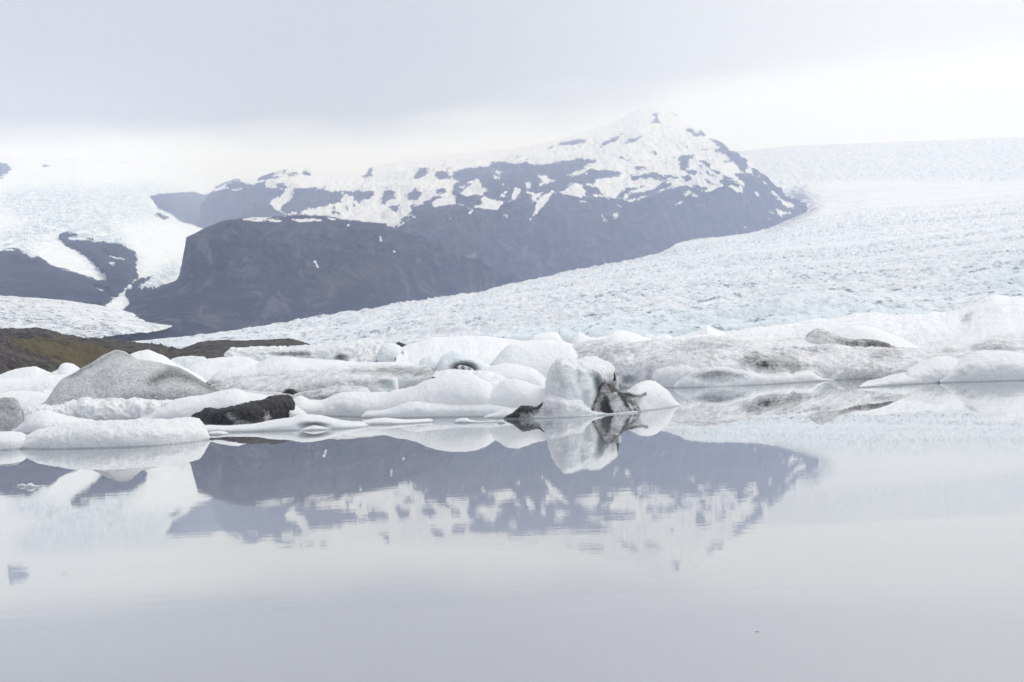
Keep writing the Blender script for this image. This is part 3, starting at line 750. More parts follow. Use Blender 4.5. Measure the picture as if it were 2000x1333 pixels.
# ------------------------------------------------------------------ icebergs and floes
def build_ice():
    L = lobe
    # --- front row -----------------------------------------------------------
    body('ice_floe', [L([(36,876),(40,867),(48,857),(60,851),(75,845),(95,839),(120,833),(150,828),(192,825),(240,824),(300,823),(345,820.5),(372,819),(387,820),(394,827),(399,836),(405,848),(409,857)],
        bot=[(36,877),(100,878),(180,876.5),(240,874.5),(300,871.5),(360,866),(409,859)], thick=3.0, p=0.50, amp=0.05, ns=0.9, taper=0.05, big=0.12, lumps=0.10, seed=1, nth=110)],
        cyan=0.10, label='nearest long low white floe, ending in a blunt lip left of the black-coated block', cat='ice floe')
    body('ice_floe', [L([(-90,842),(-40,845),(0,845.6),(39,844),(48,848),(55,855),(66,866)],
        bot=[(-90,882),(0,880),(36,878),(66,874)], thick=2.6, p=0.5, amp=0.05, ns=0.9, taper=0.05, seed=2)],
        cyan=0.16, label='low white floe cut by the left edge of the photo, touching the nearest long floe', cat='ice floe')
    body('ice_floe', [L([(24,838),(39,824),(54,814),(70,808),(90,804),(105,806),(120,810),(140,815),(156,819),(180,823),(196,829)],
        bot=[(24,846),(60,847),(80,847),(196,842)], thick=5, p=0.6, amp=0.06, ns=1.2, seed=3)],
        label='rounded white hummock of ice right behind the left end of the nearest long floe', cat='ice floe')
    body('ice_floe', [L([(-90,808),(-40,803),(0,806),(20,814),(40,818),(60,826),(80,838)],
        bot=[(-90,842),(0,843),(80,845)], thick=5, p=0.6, amp=0.06, ns=1.2, seed=4)],
        label='snowy floe at the left edge directly below the speckled grey ice lump', cat='ice floe')
    body('ice_lump', [L([(-40,786),(-10,781),(0,780),(12,778),(27,779),(33,783),(38,790),(44,799),(46,805),(47,809)],
        D=93, thick=2.2, p=0.4, amp=0.10, ns=0.8, taper=0.08, seed=5)],
        dirt=[([(-60,770),(30,776),(44,800),(30,806),(-60,800)], 0.62, 8)], base=0.35, streak=0.4,
        label='blocky lump of ice speckled dark grey at the left edge, among white floes', cat='ice lump')
    # --- slush and low ice behind ------------------------------------------------
    body('ice_floe', [L([(40,803),(62,800),(90,799),(120,797.6),(135,794),(150,789),(160,783),(172,782),(178,786),(192,790),(210,786),(228,784),(234,785),(250,786),(262,784),(285,787),(330,790),(360,793),(390,800)],
        bot=[(40,828),(120,826),(180,825),(264,822),(330,821),(390,820)], thick=3.0, p=0.6, amp=0.16, ns=1.1, lumps=0.4, seed=6),
        L([(176,820),(200,814),(225,806),(250,803),(290,806),(330,812),(360,818)], bot=[(176,823),(264,822),(360,821)], thick=3, p=.6, amp=0.08, ns=1.0, lumps=0.12, seed=61)],
        label='rubbly sheet of broken white ice at the foot of the big grey speckled berg', cat='ice floe')
    # --- big grey berg ----------------------------------------------------------
    body('iceberg', [L([(70,800),(80,793),(90,787),(98,777),(105,766),(112,754),(120,743.6),(126,738),(132,734.6),(150,726),(168,716.6),(182,709),(195,703),(206,696),(216,691),(224,687.5),(231,687),(243,690.5),(254,698),(264,704.6),(274,706),(285,707.6),(300,709),(318,712),(345,718),(360,724),(375,731.6),(386,738),(396,745),(410,752),(420,757),(441,764.6),(452,771)],
        D=109, thick=7.0, p=0.85, amp=0.07, ns=1.3, taper=0.10, big=0.30, seed=7, nth=150, res=0.9)],
        base=0.40, streak=0.35, dirt=[([(300,735),(330,716),(352,719),(395,744),(440,762),(440,772),(400,764),(370,745),(330,742),(300,752),(285,748)], 0.78, 9),
              ([(215,792),(260,770),(330,768),(420,768),(420,790),(300,800),(215,800)], 0.66, 14), ([(66,805),(85,790),(130,792),(120,810)], 0.58, 10), ([(128,737),(230,685),(262,700),(240,694),(218,694),(140,740)], 0.70, 4)],
        label='large peaked iceberg evenly dusted with grey ash, standing at the left among white floes', cat='iceberg')
    body('iceberg', [L([(246,703),(252,695.6),(260,692),(270,688.7),(281,685.5),(291,684.5),(300,688),(309,692.6),(320,698),(333,704.6),(346,712),(360,719.6),(378,729),(393,738.5),(410,750)],
        D=140, thick=9, p=0.8, amp=0.10, ns=2, seed=8)], cyan=0.05,
        label='clean white wedge of ice showing its crest right behind the peak of the ash-grey berg', cat='iceberg')
    # --- left background floes -----------------------------------------------------
    body('iceberg', [L([(-120,742),(-60,738),(0,733.7),(14,729),(30,722.6),(42,720),(54,718),(69,717),(76,720),(84,723.5),(92,727),(99,729),(104,733),(112,738)],
        D=150, thick=10, p=0.8, amp=0.10, ns=2, seed=9)], cyan=0.12,
        label='broad pale white berg in front of the dark gravel slope at the far left', cat='iceberg')
    body('iceberg', [L([(98,734),(104,728),(114,724),(118,717),(124,712),(132,710.6),(144,713.6),(150,718),(156,724),(164,733)],
        D=146, thick=6, p=0.6, amp=0.10, ns=1.5, seed=10)],
        label='small white dome of ice touching the left shoulder of the peaked ash-grey berg', cat='iceberg')
    body('ice_floe', [L([(-120,752),(-40,748),(20,741),(60,741),(100,736),(160,728),(200,740)], D=132, thick=9, p=0.7, amp=0.10, ns=2, er=40, seed=11)],
        dirt=[([(-120,754),(110,752),(130,768),(-120,768)], 0.13, 8)],
        label='wide snowy shelf with a faint grey band, below the small white dome at the left', cat='ice floe')
    body('ice_floe', [L([(-80,785),(-30,775),(0,770),(25,765),(50,765),(80,768),(110,772),(120,785)], D=119, thick=5, p=0.7, amp=0.10, ns=1.6, er=40, seed=12),
        L([(30,790),(60,780),(90,776),(120,778),(130,790)], D=117, thick=4, p=0.7, amp=0.08, ns=1.4, er=30, seed=13),
        L([(68,768),(85,763),(100,762),(118,768),(125,778)], D=122, thick=4, p=0.7, amp=0.08, ns=1.4, er=20, seed=14)],
        label='cluster of low white swells of ice above the speckled grey lump at the left edge', cat='ice floe')
    # --- white mound and the black block ------------------------------------------
    body('ice_floe', [L([(270,819),(288,808),(305,799),(324,790),(345,782),(369,776.6),(390,775.5),(405,773.6),(418,770),(432,766),(446,763),(459,762),(470,765),(480,769),(500,772),(518,773),(537,774.6),(560,780),(580,792),(600,810)],
        bot=[(270,823),(369,823),(450,823),(600,818)], thick=6.5, p=0.65, amp=0.08, ns=1.6, big=0.1, seed=15)],
        label='smooth white mound of ice rising behind the black-coated block', cat='ice floe')
    body('black_iceberg', [L([(366,819.5),(375,814),(387,808),(398,802),(409.6,799),(423,801.5),(440,799),(455,796),(471,793),(489,788),(498,789),(508,786),(521,784),(528,779),(536.6,776.7),(550,775.5),(564,776),(568,780),(571,787),(573,795),(575,803),(579,815)],
        bot=[(366,822),(399,831),(444.6,832),(489,830),(531,824),(579,817)], thick=2.6, p=0.42, amp=0.10, ns=0.7, taper=0.04, lumps=0.16, seed=16, nth=110, res=0.9)],
        base=1.15, dirt=[([(440,812),(455,811),(480,822),(492,832),(440,834),(452,826)], 0.62, 6), ([(513,803),(522,806),(532,818),(520,826),(514,815)], 0.68, 5)],
        label='low jagged block of ice coated in black ash, floating in front of a white mound', cat='black ice')
    body('ice_floe', [L([(394,836),(400,832),(452.5,833),(492,830.5),(515,827),(531,822),(548,820),(563,818),(574,815),(584,812.7),(597,811.5),(610,811),(624,812.5),(636,815),(650,819),(662.6,822),(675,822.5),(689,824.5),(702,825),(712,828),(721,831.5)],
        bot=[(394,846),(450,845),(505,843.5),(584,841),(662,838.5),(700,835.5),(721,833)], thick=2.3, p=0.55, amp=0.05, ns=0.9, taper=0.05, seed=17, dents=[(612,833,26,6.5,0.9)]),
        L([(585,841),(598,835),(612,831.5),(628,833),(648,838.5)], bot=[(585,842),(615,841),(648,839.5)], thick=0.8, p=.6, amp=0.02, ns=.8, seed=171)],
        cyan=0.14, label='thin white floe with a shallow water-worn hollow, lying in front of the black-coated block', cat='ice floe')
    body('ice_floe', [L([(404,847),(412,844),(426,842.6),(438,843.5),(447,846)], bot=[(404,850),(430,850),(447,848.6)], thick=0.9, p=0.5, amp=0.02, ns=0.6, seed=18)],
        label='little flat ice pan tucked against the blunt lip of the nearest long floe', cat='ice floe')
    body('ice_floe', [L([(700,828),(710,823.5),(728,819),(746.6,816.6),(757,817),(767.6,818.5),(788,820),(807,820.6),(826,819.5),(842,818.5),(846,822)],
        bot=[(700,830),(767,829.5),(800,828),(846,825)], thick=1.5, p=0.55, amp=0.04, ns=0.8, seed=19)],
        label='narrow flat white strip of ice floating just in front of the broad clean lobed floe', cat='ice floe')
    body('ice_floe', [L([(887,825),(892,820),(900,818),(913,817),(917,821),(930,822.5),(950,823),(970,823.5)],
        bot=[(887,826.5),(930,826.5),(970,825.5)], thick=0.8, p=0.5, amp=0.03, ns=0.5, seed=20)],
        label='tiny sliver of ice with a raised left end, left of the tower in the water', cat='ice floe')
    body('ice_chunk', [L([(971,825),(974,821.5),(979,820),(984,823),(986,826)], bot=[(971,827),(986,827)], thick=0.35, p=0.6, amp=0.02, ns=0.4, seed=21)],
        label='fist-like little ice chunk just left of the black foot of the tower', cat='ice chunk')
    # --- three-lobed white floe -------------------------------------------------------
    body('ice_floe', [
        L([(562,790),(568,776),(576,775),(584,774.6),(594,777),(605,782.5),(626,782.5),(641.6,778.6),(652,774),(662.6,770.7),(686,767),(700,769),(715,770.7),(731,768),(750,767),(768,768),(800,775),(850,790)],
          bot=[(562,814),(623,813),(715,815),(850,814)], thick=6, p=0.6, amp=0.07, ns=1.5, big=0.1, er=30, seed=22),
        L([(652,811),(662.6,802),(678,793),(696,787),(715,781),(728,778),(741,774.6),(770,767),(794,761.5),(809.6,757.5),(825.4,748),(846,742),(867,738),(884,735.8),(902.5,735),(914,736),(926,738),(936,743),(947,748),(959,757.6),(980,772),(1010,790)],
          bot=[(652,813.5),(720,815),(900,814),(1010,813)], thick=5.2, p=0.62, amp=0.07, ns=1.5, big=0.12, er=30, seed=23),
        L([(898,790),(913,779),(934,769),(960,759),(973,750),(986.6,741.8),(1005,741.8),(1018,746),(1034,751),(1052,756),(1073,760),(1100,772),(1120,790)],
          bot=[(898,814),(960,813.5),(1120,813)], thick=4.0, p=0.62, amp=0.06, ns=1.5, er=25, seed=24),
        L([(706,814),(715,805),(722,802.5),(731,801),(746,799),(762,797),(778,791),(794,786),(820,784),(850,785),(900,782),(960,786),(1010,795),(1060,806)],
          bot=[(706,816.5),(800,817),(900,815),(1060,815)], thick=3.0, p=0.55, amp=0.06, ns=1.3, seed=25),
        L([(945,815),(956,810),(968,806),(980,802),(993,799),(1002,804),(1010,812)], bot=[(945,817),(990,817),(1010,816)], thick=1.4, p=0.6, amp=0.06, ns=0.9, lumps=0.08, seed=26)],
        cyan=0.04, cyans=[([(745,790),(800,775),(850,782),(800,792),(755,798)], 0.0, 8), ([(905,765),(960,760),(940,790),(905,785)], 0.12, 14)],
        dirt=[([(748,778),(775,768),(800,782),(775,796),(752,796)], 0.07, 14)],
        label='broad clean white floe of overlapping rounded lobes, running left from the ash-marked tower', cat='ice floe')
    # --- the ash-marked tower -----------------------------------------------------------
    root = bpy.data.objects.new('iceberg', None); COL.objects.link(root)
    root.location = (1150 * 0 + 3.4, 82.0, 0.0)
    tag(root, 'upright squarish tower of pale ice with black ash smears around its foot', 'iceberg')
    body('tower', [
        L([(1066,800),(1071,775),(1072.5,752),(1075,735),(1079,722),(1085,713),(1092,705.5),(1099,703.5),(1107,704.2),(1115,705),(1125,706),(1135,704.5),(1143,701.5),(1152,700.3),(1163,700.6),(1175,703),(1184,707),(1190,712),(1197,718),(1200,726),(1200.5,740),(1199,752)],
          bot=[(1066,815),(1110,815),(1150,812),(1199,806)], thick=2.4, p=0.30, amp=0.09, ns=1.0, taper=0.05, big=0.35, lumps=0.12, seed=30, nth=170, res=2.2, zmin=0.3,
          dents=[(1166,752,8,16,0.9), (1180,775,16,26,1.4), (1096,772,7,22,0.25), (1142,790,8,20,0.35), (1128,735,5,15,0.2), (1158,738,10,9,0.3)]),
        L([(1040,808),(1052,800),(1060,790),(1066,780),(1070,772),(1080,771),(1095,773),(1108,778),(1122,776),(1135,782),(1144,794),(1156,802),(1170,804.5),(1185,808),(1192,810)],
          bot=[(1040,817.5),(1100,816.5),(1149,813.5),(1192,811)], thick=1.6, p=0.42, amp=0.08, ns=0.8, taper=0.05, lumps=0.09, seed=31, nth=110, res=1.6),
        L([(1004,817),(1030,812),(1060,811),(1100,811.5),(1150,809.5),(1186,808),(1220,805),(1246,803)], bot=[(1004,818.5),(1073,817.5),(1149,814),(1186,811),(1246,806.5)], thick=0.8, p=0.5, amp=0.03, ns=0.6, seed=32),
        L([(1150,800),(1152,780),(1155,767),(1160,764),(1165,768),(1170,782),(1176,798)], D=84.8, thick=0.5, p=0.35, amp=0.05, ns=0.5, seed=33, res=3)],
        base=0.03, cyan=0.08, cyans=[([(1110,715),(1140,720),(1150,790),(1110,770),(1095,740)], 0.35, 14), ([(1156,735),(1178,745),(1180,770),(1160,765)], 0.8, 8)],
        dirt=[([(1078,728),(1092,720),(1098,738),(1103,750),(1098,757),(1090,745),(1084,738),(1080,745)], 0.17, 6),
              ([(1050,797),(1066,785),(1072,792),(1082,800),(1080,813),(1060,812),(1045,812)], 0.38, 9), ([(1080,772),(1100,778),(1103,800),(1085,812)], 0.15, 10),
              ([(1150,784),(1162,780),(1175,795),(1184,809),(1170,803),(1152,801)], 0.42, 5), ([(1176,752),(1192,748),(1202,770),(1205,800),(1180,800),(1170,775)], 0.55, 7)],
        parent=root)
    body('ash_bank', [
        L([(1158,800),(1163,788),(1168,776),(1174,762),(1180,753),(1187,749.5),(1195,753),(1202,760),(1208,766),(1213,768.5),(1220,770.5),(1227,775),(1234,782),(1241,791),(1248,801),(1251,804)],
          bot=[(1158,812.5),(1186,810),(1215,808),(1246,805.8),(1252,805.2)], thick=1.9, p=0.6, amp=0.05, ns=0.7, taper=0.06, lumps=0.08, seed=35, nth=110, res=2.2)],
        base=0.66, warp=0.35, dirt=[([(1183,750),(1192,750),(1205,762),(1216,774),(1208,782),(1196,776),(1186,772),(1178,766)], 0.66, 4),
              ([(1196,786),(1206,780),(1220,792),(1232,806),(1200,808),(1192,796)], 0.34, 7), ([(1178,776),(1188,772),(1190,790),(1194,800),(1198,809),(1182,811),(1176,798)], 1.15, 4),
              ([(1188,751),(1192,751),(1204,762),(1214,771),(1208,773),(1198,765)], 1.3, 2), ([(1207,766),(1213,768),(1222,780),(1233,796),(1240,806),(1234,806),(1222,793),(1212,780)], 1.1, 3),
              ([(1214,767),(1222,769),(1240,774),(1262,776),(1258,781),(1236,780),(1222,776)], 1.3, 2.5), ([(1222,776),(1232,780),(1244,795),(1247,803),(1240,800),(1230,790)], 0.75, 3),
              ([(1240,782),(1256,781),(1250,800),(1246,790)], 0.45, 4), ([(1225,786),(1229,788),(1238,804),(1235,804)], 0.25, 2), ([(1201,765),(1206,767),(1204,771),(1199,769)], 0.3, 2), ([(1184,768),(1198,772),(1206,784),(1194,786),(1186,780)], 0.62, 4)],
        parent=root)
    body('ash_spike', [
        L([(984,816.5),(992,812),(1000,808.5),(1007.6,804),(1013,800),(1018,795.5),(1022,794),(1028,796),(1034,795.6),(1042,796.5),(1049.6,795.6),(1055,792),(1060,789),(1066,784),(1072,790),(1078,800)],
          bot=[(984,819),(1025,819),(1056,817),(1078,816.3)], thick=0.7, p=0.6, amp=0.07, ns=0.5, taper=0.06, lumps=0.10, seed=36, nth=90, res=2.2)],
        base=1.0, dirt=[([(1035,808),(1060,800),(1085,780),(1085,825),(1040,825),(1030,815)], 0.42, 7), ([(1015,806),(1026,805),(1030,812),(1016,814)], 0.6, 4)], parent=root)
    body('dome', [
        L([(1215,782),(1221,768),(1228,762.5),(1236,757.5),(1244,752),(1253,747.6),(1262,746),(1270,746),(1277.6,747.5),(1286,752),(1293,756.7),(1301,762),(1307.5,768),(1313,776),(1318,782.7),(1324,788),(1330,791)],
          bot=[(1215,806),(1246,804.5),(1288,799.5),(1330,793)], thick=3.0, p=0.6, amp=0.05, ns=1.0, taper=0.07, seed=37, nth=110, res=1.6)],
        cyan=0.12, dirt=[([(1221,767),(1236,772),(1252,773),(1262,768),(1263,772),(1254,778),(1248,790),(1250,806),(1215,810)], 0.45, 5), ([(1215,765),(1224,767),(1238,771),(1252,772),(1262,768.5),(1262,771.5),(1252,775.5),(1238,776),(1222,774)], 1.1, 2), ([(1224,776),(1230,776),(1243,790),(1254,804),(1248,804),(1236,792)], 0.7, 2.5)], warp=0.4, parent=root)
    body('icicle', [L([(1202.5,756),(1203.5,742),(1205.5,737.5),(1207.5,738),(1209,745),(1209.5,758)], D=85.6, thick=0.14, p=0.35, amp=0.02, ns=0.3, seed=38, res=8, nth=60, skirt=0.1)],
        cyan=0.3, parent=root)
    # --- folded dirty berg in the middle -----------------------------------------------
    body('iceberg', [
        L([(404,748),(418,735),(434,726),(455,722),(479,719.5),(500,715.5),(510,710),(521,705),(535,701),(549.7,699),(565,699),(584,701),(610,703),(636,705),(660,707),(689,707.7),(720,709),(754.5,710),(775,708.5),(794,707.7),(803,712),(812,718),(824,724),(835,735)],
          D=[(404,140),(835,128)], thick=10, p=0.75, amp=0.10, ns=2.2, big=0.2, seed=40, nth=120, res=0.9),
        L([(396,760),(420,752),(440,748),(470,742),(500,738),(540,735),(580,730),(620,727),(660,722),(700,718),(740,717),(780,721),(809.7,720),(822,716),(833,716),(840,720),(844,726),(848,733),(851,741)],
          D=[(396,127),(851,124)], thick=6, p=0.42, amp=0.10, ns=1.8, seed=41, nth=120, res=0.9),
        L([(470,772),(479,763),(495,758),(510,754),(535,749),(563,745),(590,740),(615,735),(632,732),(649.5,730),(670,728.7),(689,728.7),(720,730),(754.5,731),(765,732.5),(775.5,736.6),(781,743),(784,750),(781,757),(778,763)],
          D=[(470,114),(784,111)], thick=3.6, p=0.36, amp=0.08, ns=1.5, er=12, seed=42, nth=120, res=0.9, dents=[(752,752,15,9,0.7)]),
        L([(560,776),(590,768),(620,764),(648,757),(668,754.5),(690,756),(708,757),(720,761),(728,770),(732,780)],
          D=[(560,106),(732,104)], thick=2.5, p=0.45, amp=0.08, ns=1.2, er=20, seed=43, nth=90),
        L([(400,790),(400,775),(430,768),(480,765),(540,768),(590,776),(640,785),(660,792)],
          D=[(400,109),(660,105)], thick=4.5, p=0.6, amp=0.10, ns=1.5, er=40, seed=44, nth=90)],
        base=0.14, dirt=[([(430,700),(800,700),(812,716),(700,715),(620,722),(520,727),(434,733)], 0.03, 8), ([(400,740),(500,735),(600,730),(690,722),(690,727),(600,737),(500,752),(400,765)], 0.30, 8),  # over the ash, colour painted pale on fold crests and darker below them
              ([(688,722),(760,716),(845,718),(852,735),(835,740),(770,735),(720,728),(690,727)], 0.52, 7), ([(785,738),(835,735),(830,760),(790,765)], 0.20, 6),
              ([(500,760),(620,745),(740,738),(735,752),(640,765),(560,775),(480,785),(400,775),(390,750),(420,752)], 0.36, 12),
              ([(560,775),(620,768),(690,770),(690,785),(600,790)], 0.62, 9), ([(395,740),(430,748),(450,762),(420,775),(390,770)], 0.55, 8), ([(740,745),(765,745),(770,760),(742,760)], 0.13, 4)],
        cyans=[([(740,744),(766,744),(770,760),(742,762)], 0.7, 4), ([(785,742),(835,740),(830,760),(790,765)], 0.35, 8)],
        label='long low berg of stacked folds with grey bands, right of the peaked ash-grey berg', cat='iceberg')
    body('black_stone', [L([(550,768.5),(556,765),(560,761.5),(565,760.5),(572,761),(577,765),(583,769)], D=111, thick=0.6, p=0.5, amp=0.05, ns=0.4, lumps=0.05, seed=45, res=3, nth=60)],
        base=1.3, label='small black stone perched on the grey folded berg above the black-coated block', cat='stone')
    # --- behind: left-centre ---------------------------------------------------------
    body('iceberg', [L([(345,736),(364.6,721),(380,711),(408,703),(425,701.5),(444.6,699.8),(460,698),(473.5,697.7),(482,699),(489,702),(497,706),(507.7,707.7),(516,712),(530,724)],
        D=150, thick=9, p=0.7, amp=0.10, ns=2, big=0.2, seed=46),
        L([(380,742),(405,735),(440,727),(470,726),(490,735)], D=143, thick=5, p=0.7, amp=0.10, ns=2, er=30, seed=47)],
        cyan=0.12, dirt=[([(470,700),(510,705),(505,712),(470,712)], 0.10, 8)],
        label='soft white berg behind the folded one, right of the wedge-shaped crest', cat='iceberg')
    body('ice_chunk', [L([(335,706),(339,702),(348,699.5),(360,698.6),(375,697.3),(390,697.7),(398,700),(404,704),(410,712)], D=172, thick=4, p=0.4, amp=0.14, ns=1.5, lumps=0.2, seed=48)],
        base=0.08, cyan=0.35, label='squat grey-tinted ice slab before the gap between the brown hill and the gravel mound', cat='ice chunk')
    body('iceberg', [
        L([(440,700),(443,692),(447,688),(454,683),(466,684),(479,684),(495,681.5),(510,680),(530,681),(547,680),(562,681),(578.6,681.4),(594,679),(610,677.5),(632,675),(657,672),(682,669.5),(707,667.7),(722,669.5),(741,669.6),(746,671),(752,677),(757,690)],
          D=[(440,182),(757,178)], thick=6, p=0.38, amp=0.16, ns=2.0, lumps=0.35, seed=49, nth=110, res=0.9, dents=[(665,699,12,4,0.8), (570,693,40,4,0.8)])],
        base=0.09, cyan=0.15, dirt=[([(532,690),(560,686),(600,690),(632,700),(600,702),(560,698)], 0.42, 5), ([(650,700),(665,692),(690,698),(680,708),(655,708)], 0.45, 5), ([(455,686),(540,683),(540,690),(470,692)], 0.2, 5)],
        label='long flat-topped berg with a scalloped, dirt-lined face right of the gravel mound', cat='iceberg')
    body('ice_chunk', [L([(687,708),(692,700),(699,692),(706,689),(709,691),(712,684),(718,680.5),(722,683),(726,679),(733.5,678),(740,682),(744,690),(748,708)], D=165, thick=4, p=0.5, amp=0.22, ns=1.1, lumps=0.5, seed=50, res=1.4),
        L([(700,712),(706,702),(716,698),(726,697),(738,700),(744,712)], D=160, thick=3, p=0.5, amp=0.2, ns=1.0, lumps=0.45, seed=51, res=1.4)],
        cyan=0.08, label='crumbly heap of white ice lumps leaning on the smooth rounded bluish block', cat='ice rubble')
    body('iceberg', [L([(736,705),(738,693),(741,685),(745,679),(749,675),(755,672.5),(762.4,672),(770,673.5),(778,676),(783,679.5),(787.4,684),(789.5,691),(790,699),(788,708)],
        D=158, thick=3.6, p=0.42, amp=0.08, ns=1.6, seed=52, res=1.4)], cyan=0.42,
        label='smooth rounded bluish-white block between the crumbly ice heap and the wide domed berg', cat='iceberg')
    # --- wide domed white berg -----------------------------------------------------------
    body('iceberg', [L([(772,700),(780,684),(789,679),(804,674),(820,669.6),(833,664),(846,659.5),(858,658.3),(872.7,658),(900,658),(929,658),(950,658.6),(968,660),(985,662),(997,664),(1008,665.5),(1020.7,667),(1040,666.5),(1060,665.7),(1080,666.5),(1099.5,668),(1115,673),(1131,679),(1145,690)],
        D=[(772,150),(1145,150)], thick=30, p=0.85, amp=0.12, ns=2.5, big=0.25, seed=53, nth=130, res=0.9),
        L([(940,728),(950,719),(957.7,712),(963,706),(968,701),(975,693),(981,686),(989,679),(997,674),(1010,672.5),(1030,672),(1060,672),(1085,673),(1112.6,675),(1128,680),(1140,688)],
        D=[(940,135),(1140,132)], thick=9, p=0.7, amp=0.10, ns=2.5, big=0.2, er=25, seed=54, nth=110, res=0.9),
        L([(915,738),(945,724),(960,717),(985,712),(1010,713),(1040,721),(1075,735)], D=[(925,128),(1060,126)], thick=6, p=0.7, amp=0.10, ns=2, er=40, seed=55)],
        cyan=0.05, cyans=[([(958,710),(1000,675),(1120,678),(1060,700),(985,706)], 0.22, 12)],
        label='wide white berg with a long low dome behind the brown-mouthed ice arch', cat='iceberg')
    body('iceberg', [L([(818,722),(820,712),(822.8,705),(830,700),(841,696.6),(846,698),(850,702),(857,708),(862,716),(868,725)], D=134, thick=3, p=0.45, amp=0.07, ns=1.3, seed=56, res=1.4)],
        cyan=0.38, label='small pale-blue block of ice standing left of the brown-mouthed ice arch', cat='iceberg')
    body('ice_arch', [L([(852,726),(855,716),(858,706),(863,698),(868.4,692),(877,688),(886.8,686),(895,687.5),(902.5,690.6),(915,695),(929,701),(942,708),(956,715),(962,722),(966,730)], D=131, thick=3.4, p=0.5, amp=0.07, ns=1.5, seed=57, res=1.4, nth=110, dents=[(907,722,24,12,2.2)]),],
        cyan=0.35, dirt=[([(900,708),(918,712),(934,722),(938,728),(912,718),(898,716)], 0.4, 5), ([(888,720),(892,714),(912,716),(930,728),(889,728)], 0.75, 3)],
        cyans=[([(880,690),(905,700),(925,712),(900,712),(880,705)], 0.9, 9)],
        label='hollowed arch of bluish ice with a brown earthy mouth before the wide domed berg', cat='ice arch')
    body('ice_chunk', [L([(888,727),(890,720),(893,716.5),(900,716),(908,717.5),(916,720),(924,724),(930,728)], D=130.6, thick=0.9, p=0.5, amp=0.08, ns=0.6, lumps=0.15, seed=58, res=2.5)],
        base=0.30, dirt=[([(889,716),(894,716),(896,724),(890,724)], 1.0, 2), ([(902,716),(907,717),(908,727),(903,724)], 1.0, 2), ([(914,719),(919,721),(920,728),(915,727)], 0.9, 2)],
        label='brown-streaked lump of ice lying in the mouth of the ice arch', cat='ice chunk')
    body('ice_floe', [L([(846,738),(852,730),(862,728),(876,725.5),(890,726.5),(905,728),(929,728.7),(945,728),(960,731),(970,733),(979,737),(985,743),(990,750)], D=[(846,118),(990,116)], thick=5, p=0.6, amp=0.10, ns=1.2, lumps=0.2, seed=59, res=1.2)],
        cyan=0.1, label='jumbled strip of white ice right below the brown-mouthed ice arch', cat='ice floe')
    body('ice_floe', [L([(942,752),(947,747),(956,744),(968,743),(976,744.5),(984,748),(988,756)], D=106, thick=2.5, p=0.55, amp=0.08, ns=1.0, seed=60)],
        cyan=0.06, dirt=[([(955,752),(975,749),(972,756),(955,757)], 0.12, 4)], label='little grey-shaded ice hump wedged in the notch between two lobes of the white floe', cat='ice floe')
    body('black_stone', [L([(774,677),(775.5,670),(780,669),(786,671.5),(791,674.5),(798,676)], D=210, thick=1.5, p=0.4, amp=0.12, ns=1.0, seed=62, res=4, nth=60)],
        base=1.3, label='small black stone on the skyline of the wide domed berg, at its left end', cat='stone')
    # --- small bergs on the skyline in the middle ------------------------------------------
    body('iceberg', [L([(1034,668),(1037,661),(1044,654.5),(1056,652),(1073,650.5),(1086,651),(1092,655),(1097,663),(1102,670)], D=235, thick=6, p=0.6, amp=0.15, ns=2.5, seed=63, res=1.4)],
        cyan=0.15, label='pale flat-topped ice block on the skyline left of the blue shard', cat='iceberg')
    body('ice_shard', [L([(1091,664),(1092,650),(1093,642.5),(1097,642),(1103,646),(1109,648),(1115,651.5),(1119,655),(1122,664)], D=250, thick=3, p=0.35, amp=0.12, ns=2.5, seed=64, res=2.2)],
        cyan=1.0, label='upright blue shard of ice against the glacier front, between two white blocks', cat='ice shard')
    body('iceberg', [L([(1105,680),(1112.6,671),(1115,663),(1119,657.5),(1125,653),(1131,650.3),(1138,652.5),(1144,657),(1150,659.5),(1160,661),(1172,665),(1182,674)], D=200, thick=6, p=0.6, amp=0.10, ns=2, seed=65, res=1.4)],
        cyan=0.28, label='rounded white knob of ice directly right of the blue shard', cat='iceberg')
    body('iceberg', [L([(1150,672),(1165,662),(1186,658),(1193,653),(1200,648.6),(1212.4,647),(1222,648.5),(1231,651),(1241,654.5),(1252,659),(1262,660.5),(1275,662),(1300,668)], D=215, thick=8, p=0.7, amp=0.14, ns=2.5, seed=66, res=1.2)],
        label='low white hump of ice on the skyline above the top of the ash-marked tower', cat='iceberg')
    body('ice_chunk', [L([(1253,660),(1256,655.5),(1261,653.2),(1268,653),(1276,655),(1280,661)], D=245, thick=3, p=0.5, amp=0.1, ns=2, seed=67, res=2)],
        cyan=0.5, label='small faceted bluish ice chunk between two white humps on the skyline', cat='ice chunk')
    body('iceberg', [L([(1268,668),(1280,660),(1292,656),(1299,654.3),(1306,656),(1314,660),(1325,658),(1336,657),(1352,651),(1362,647.5),(1370,644.4),(1376,640),(1381,636.5),(1387,640.5),(1397,645.5),(1408,649),(1417,651),(1428,648),(1434,646),(1440,650),(1450,656),(1470,664)], D=200, thick=9, p=0.7, amp=0.14, ns=2.5, seed=68, res=1.2)],
        cyan=0.06, label='white berg with one sharp little peak, on the skyline right of the tower', cat='iceberg')
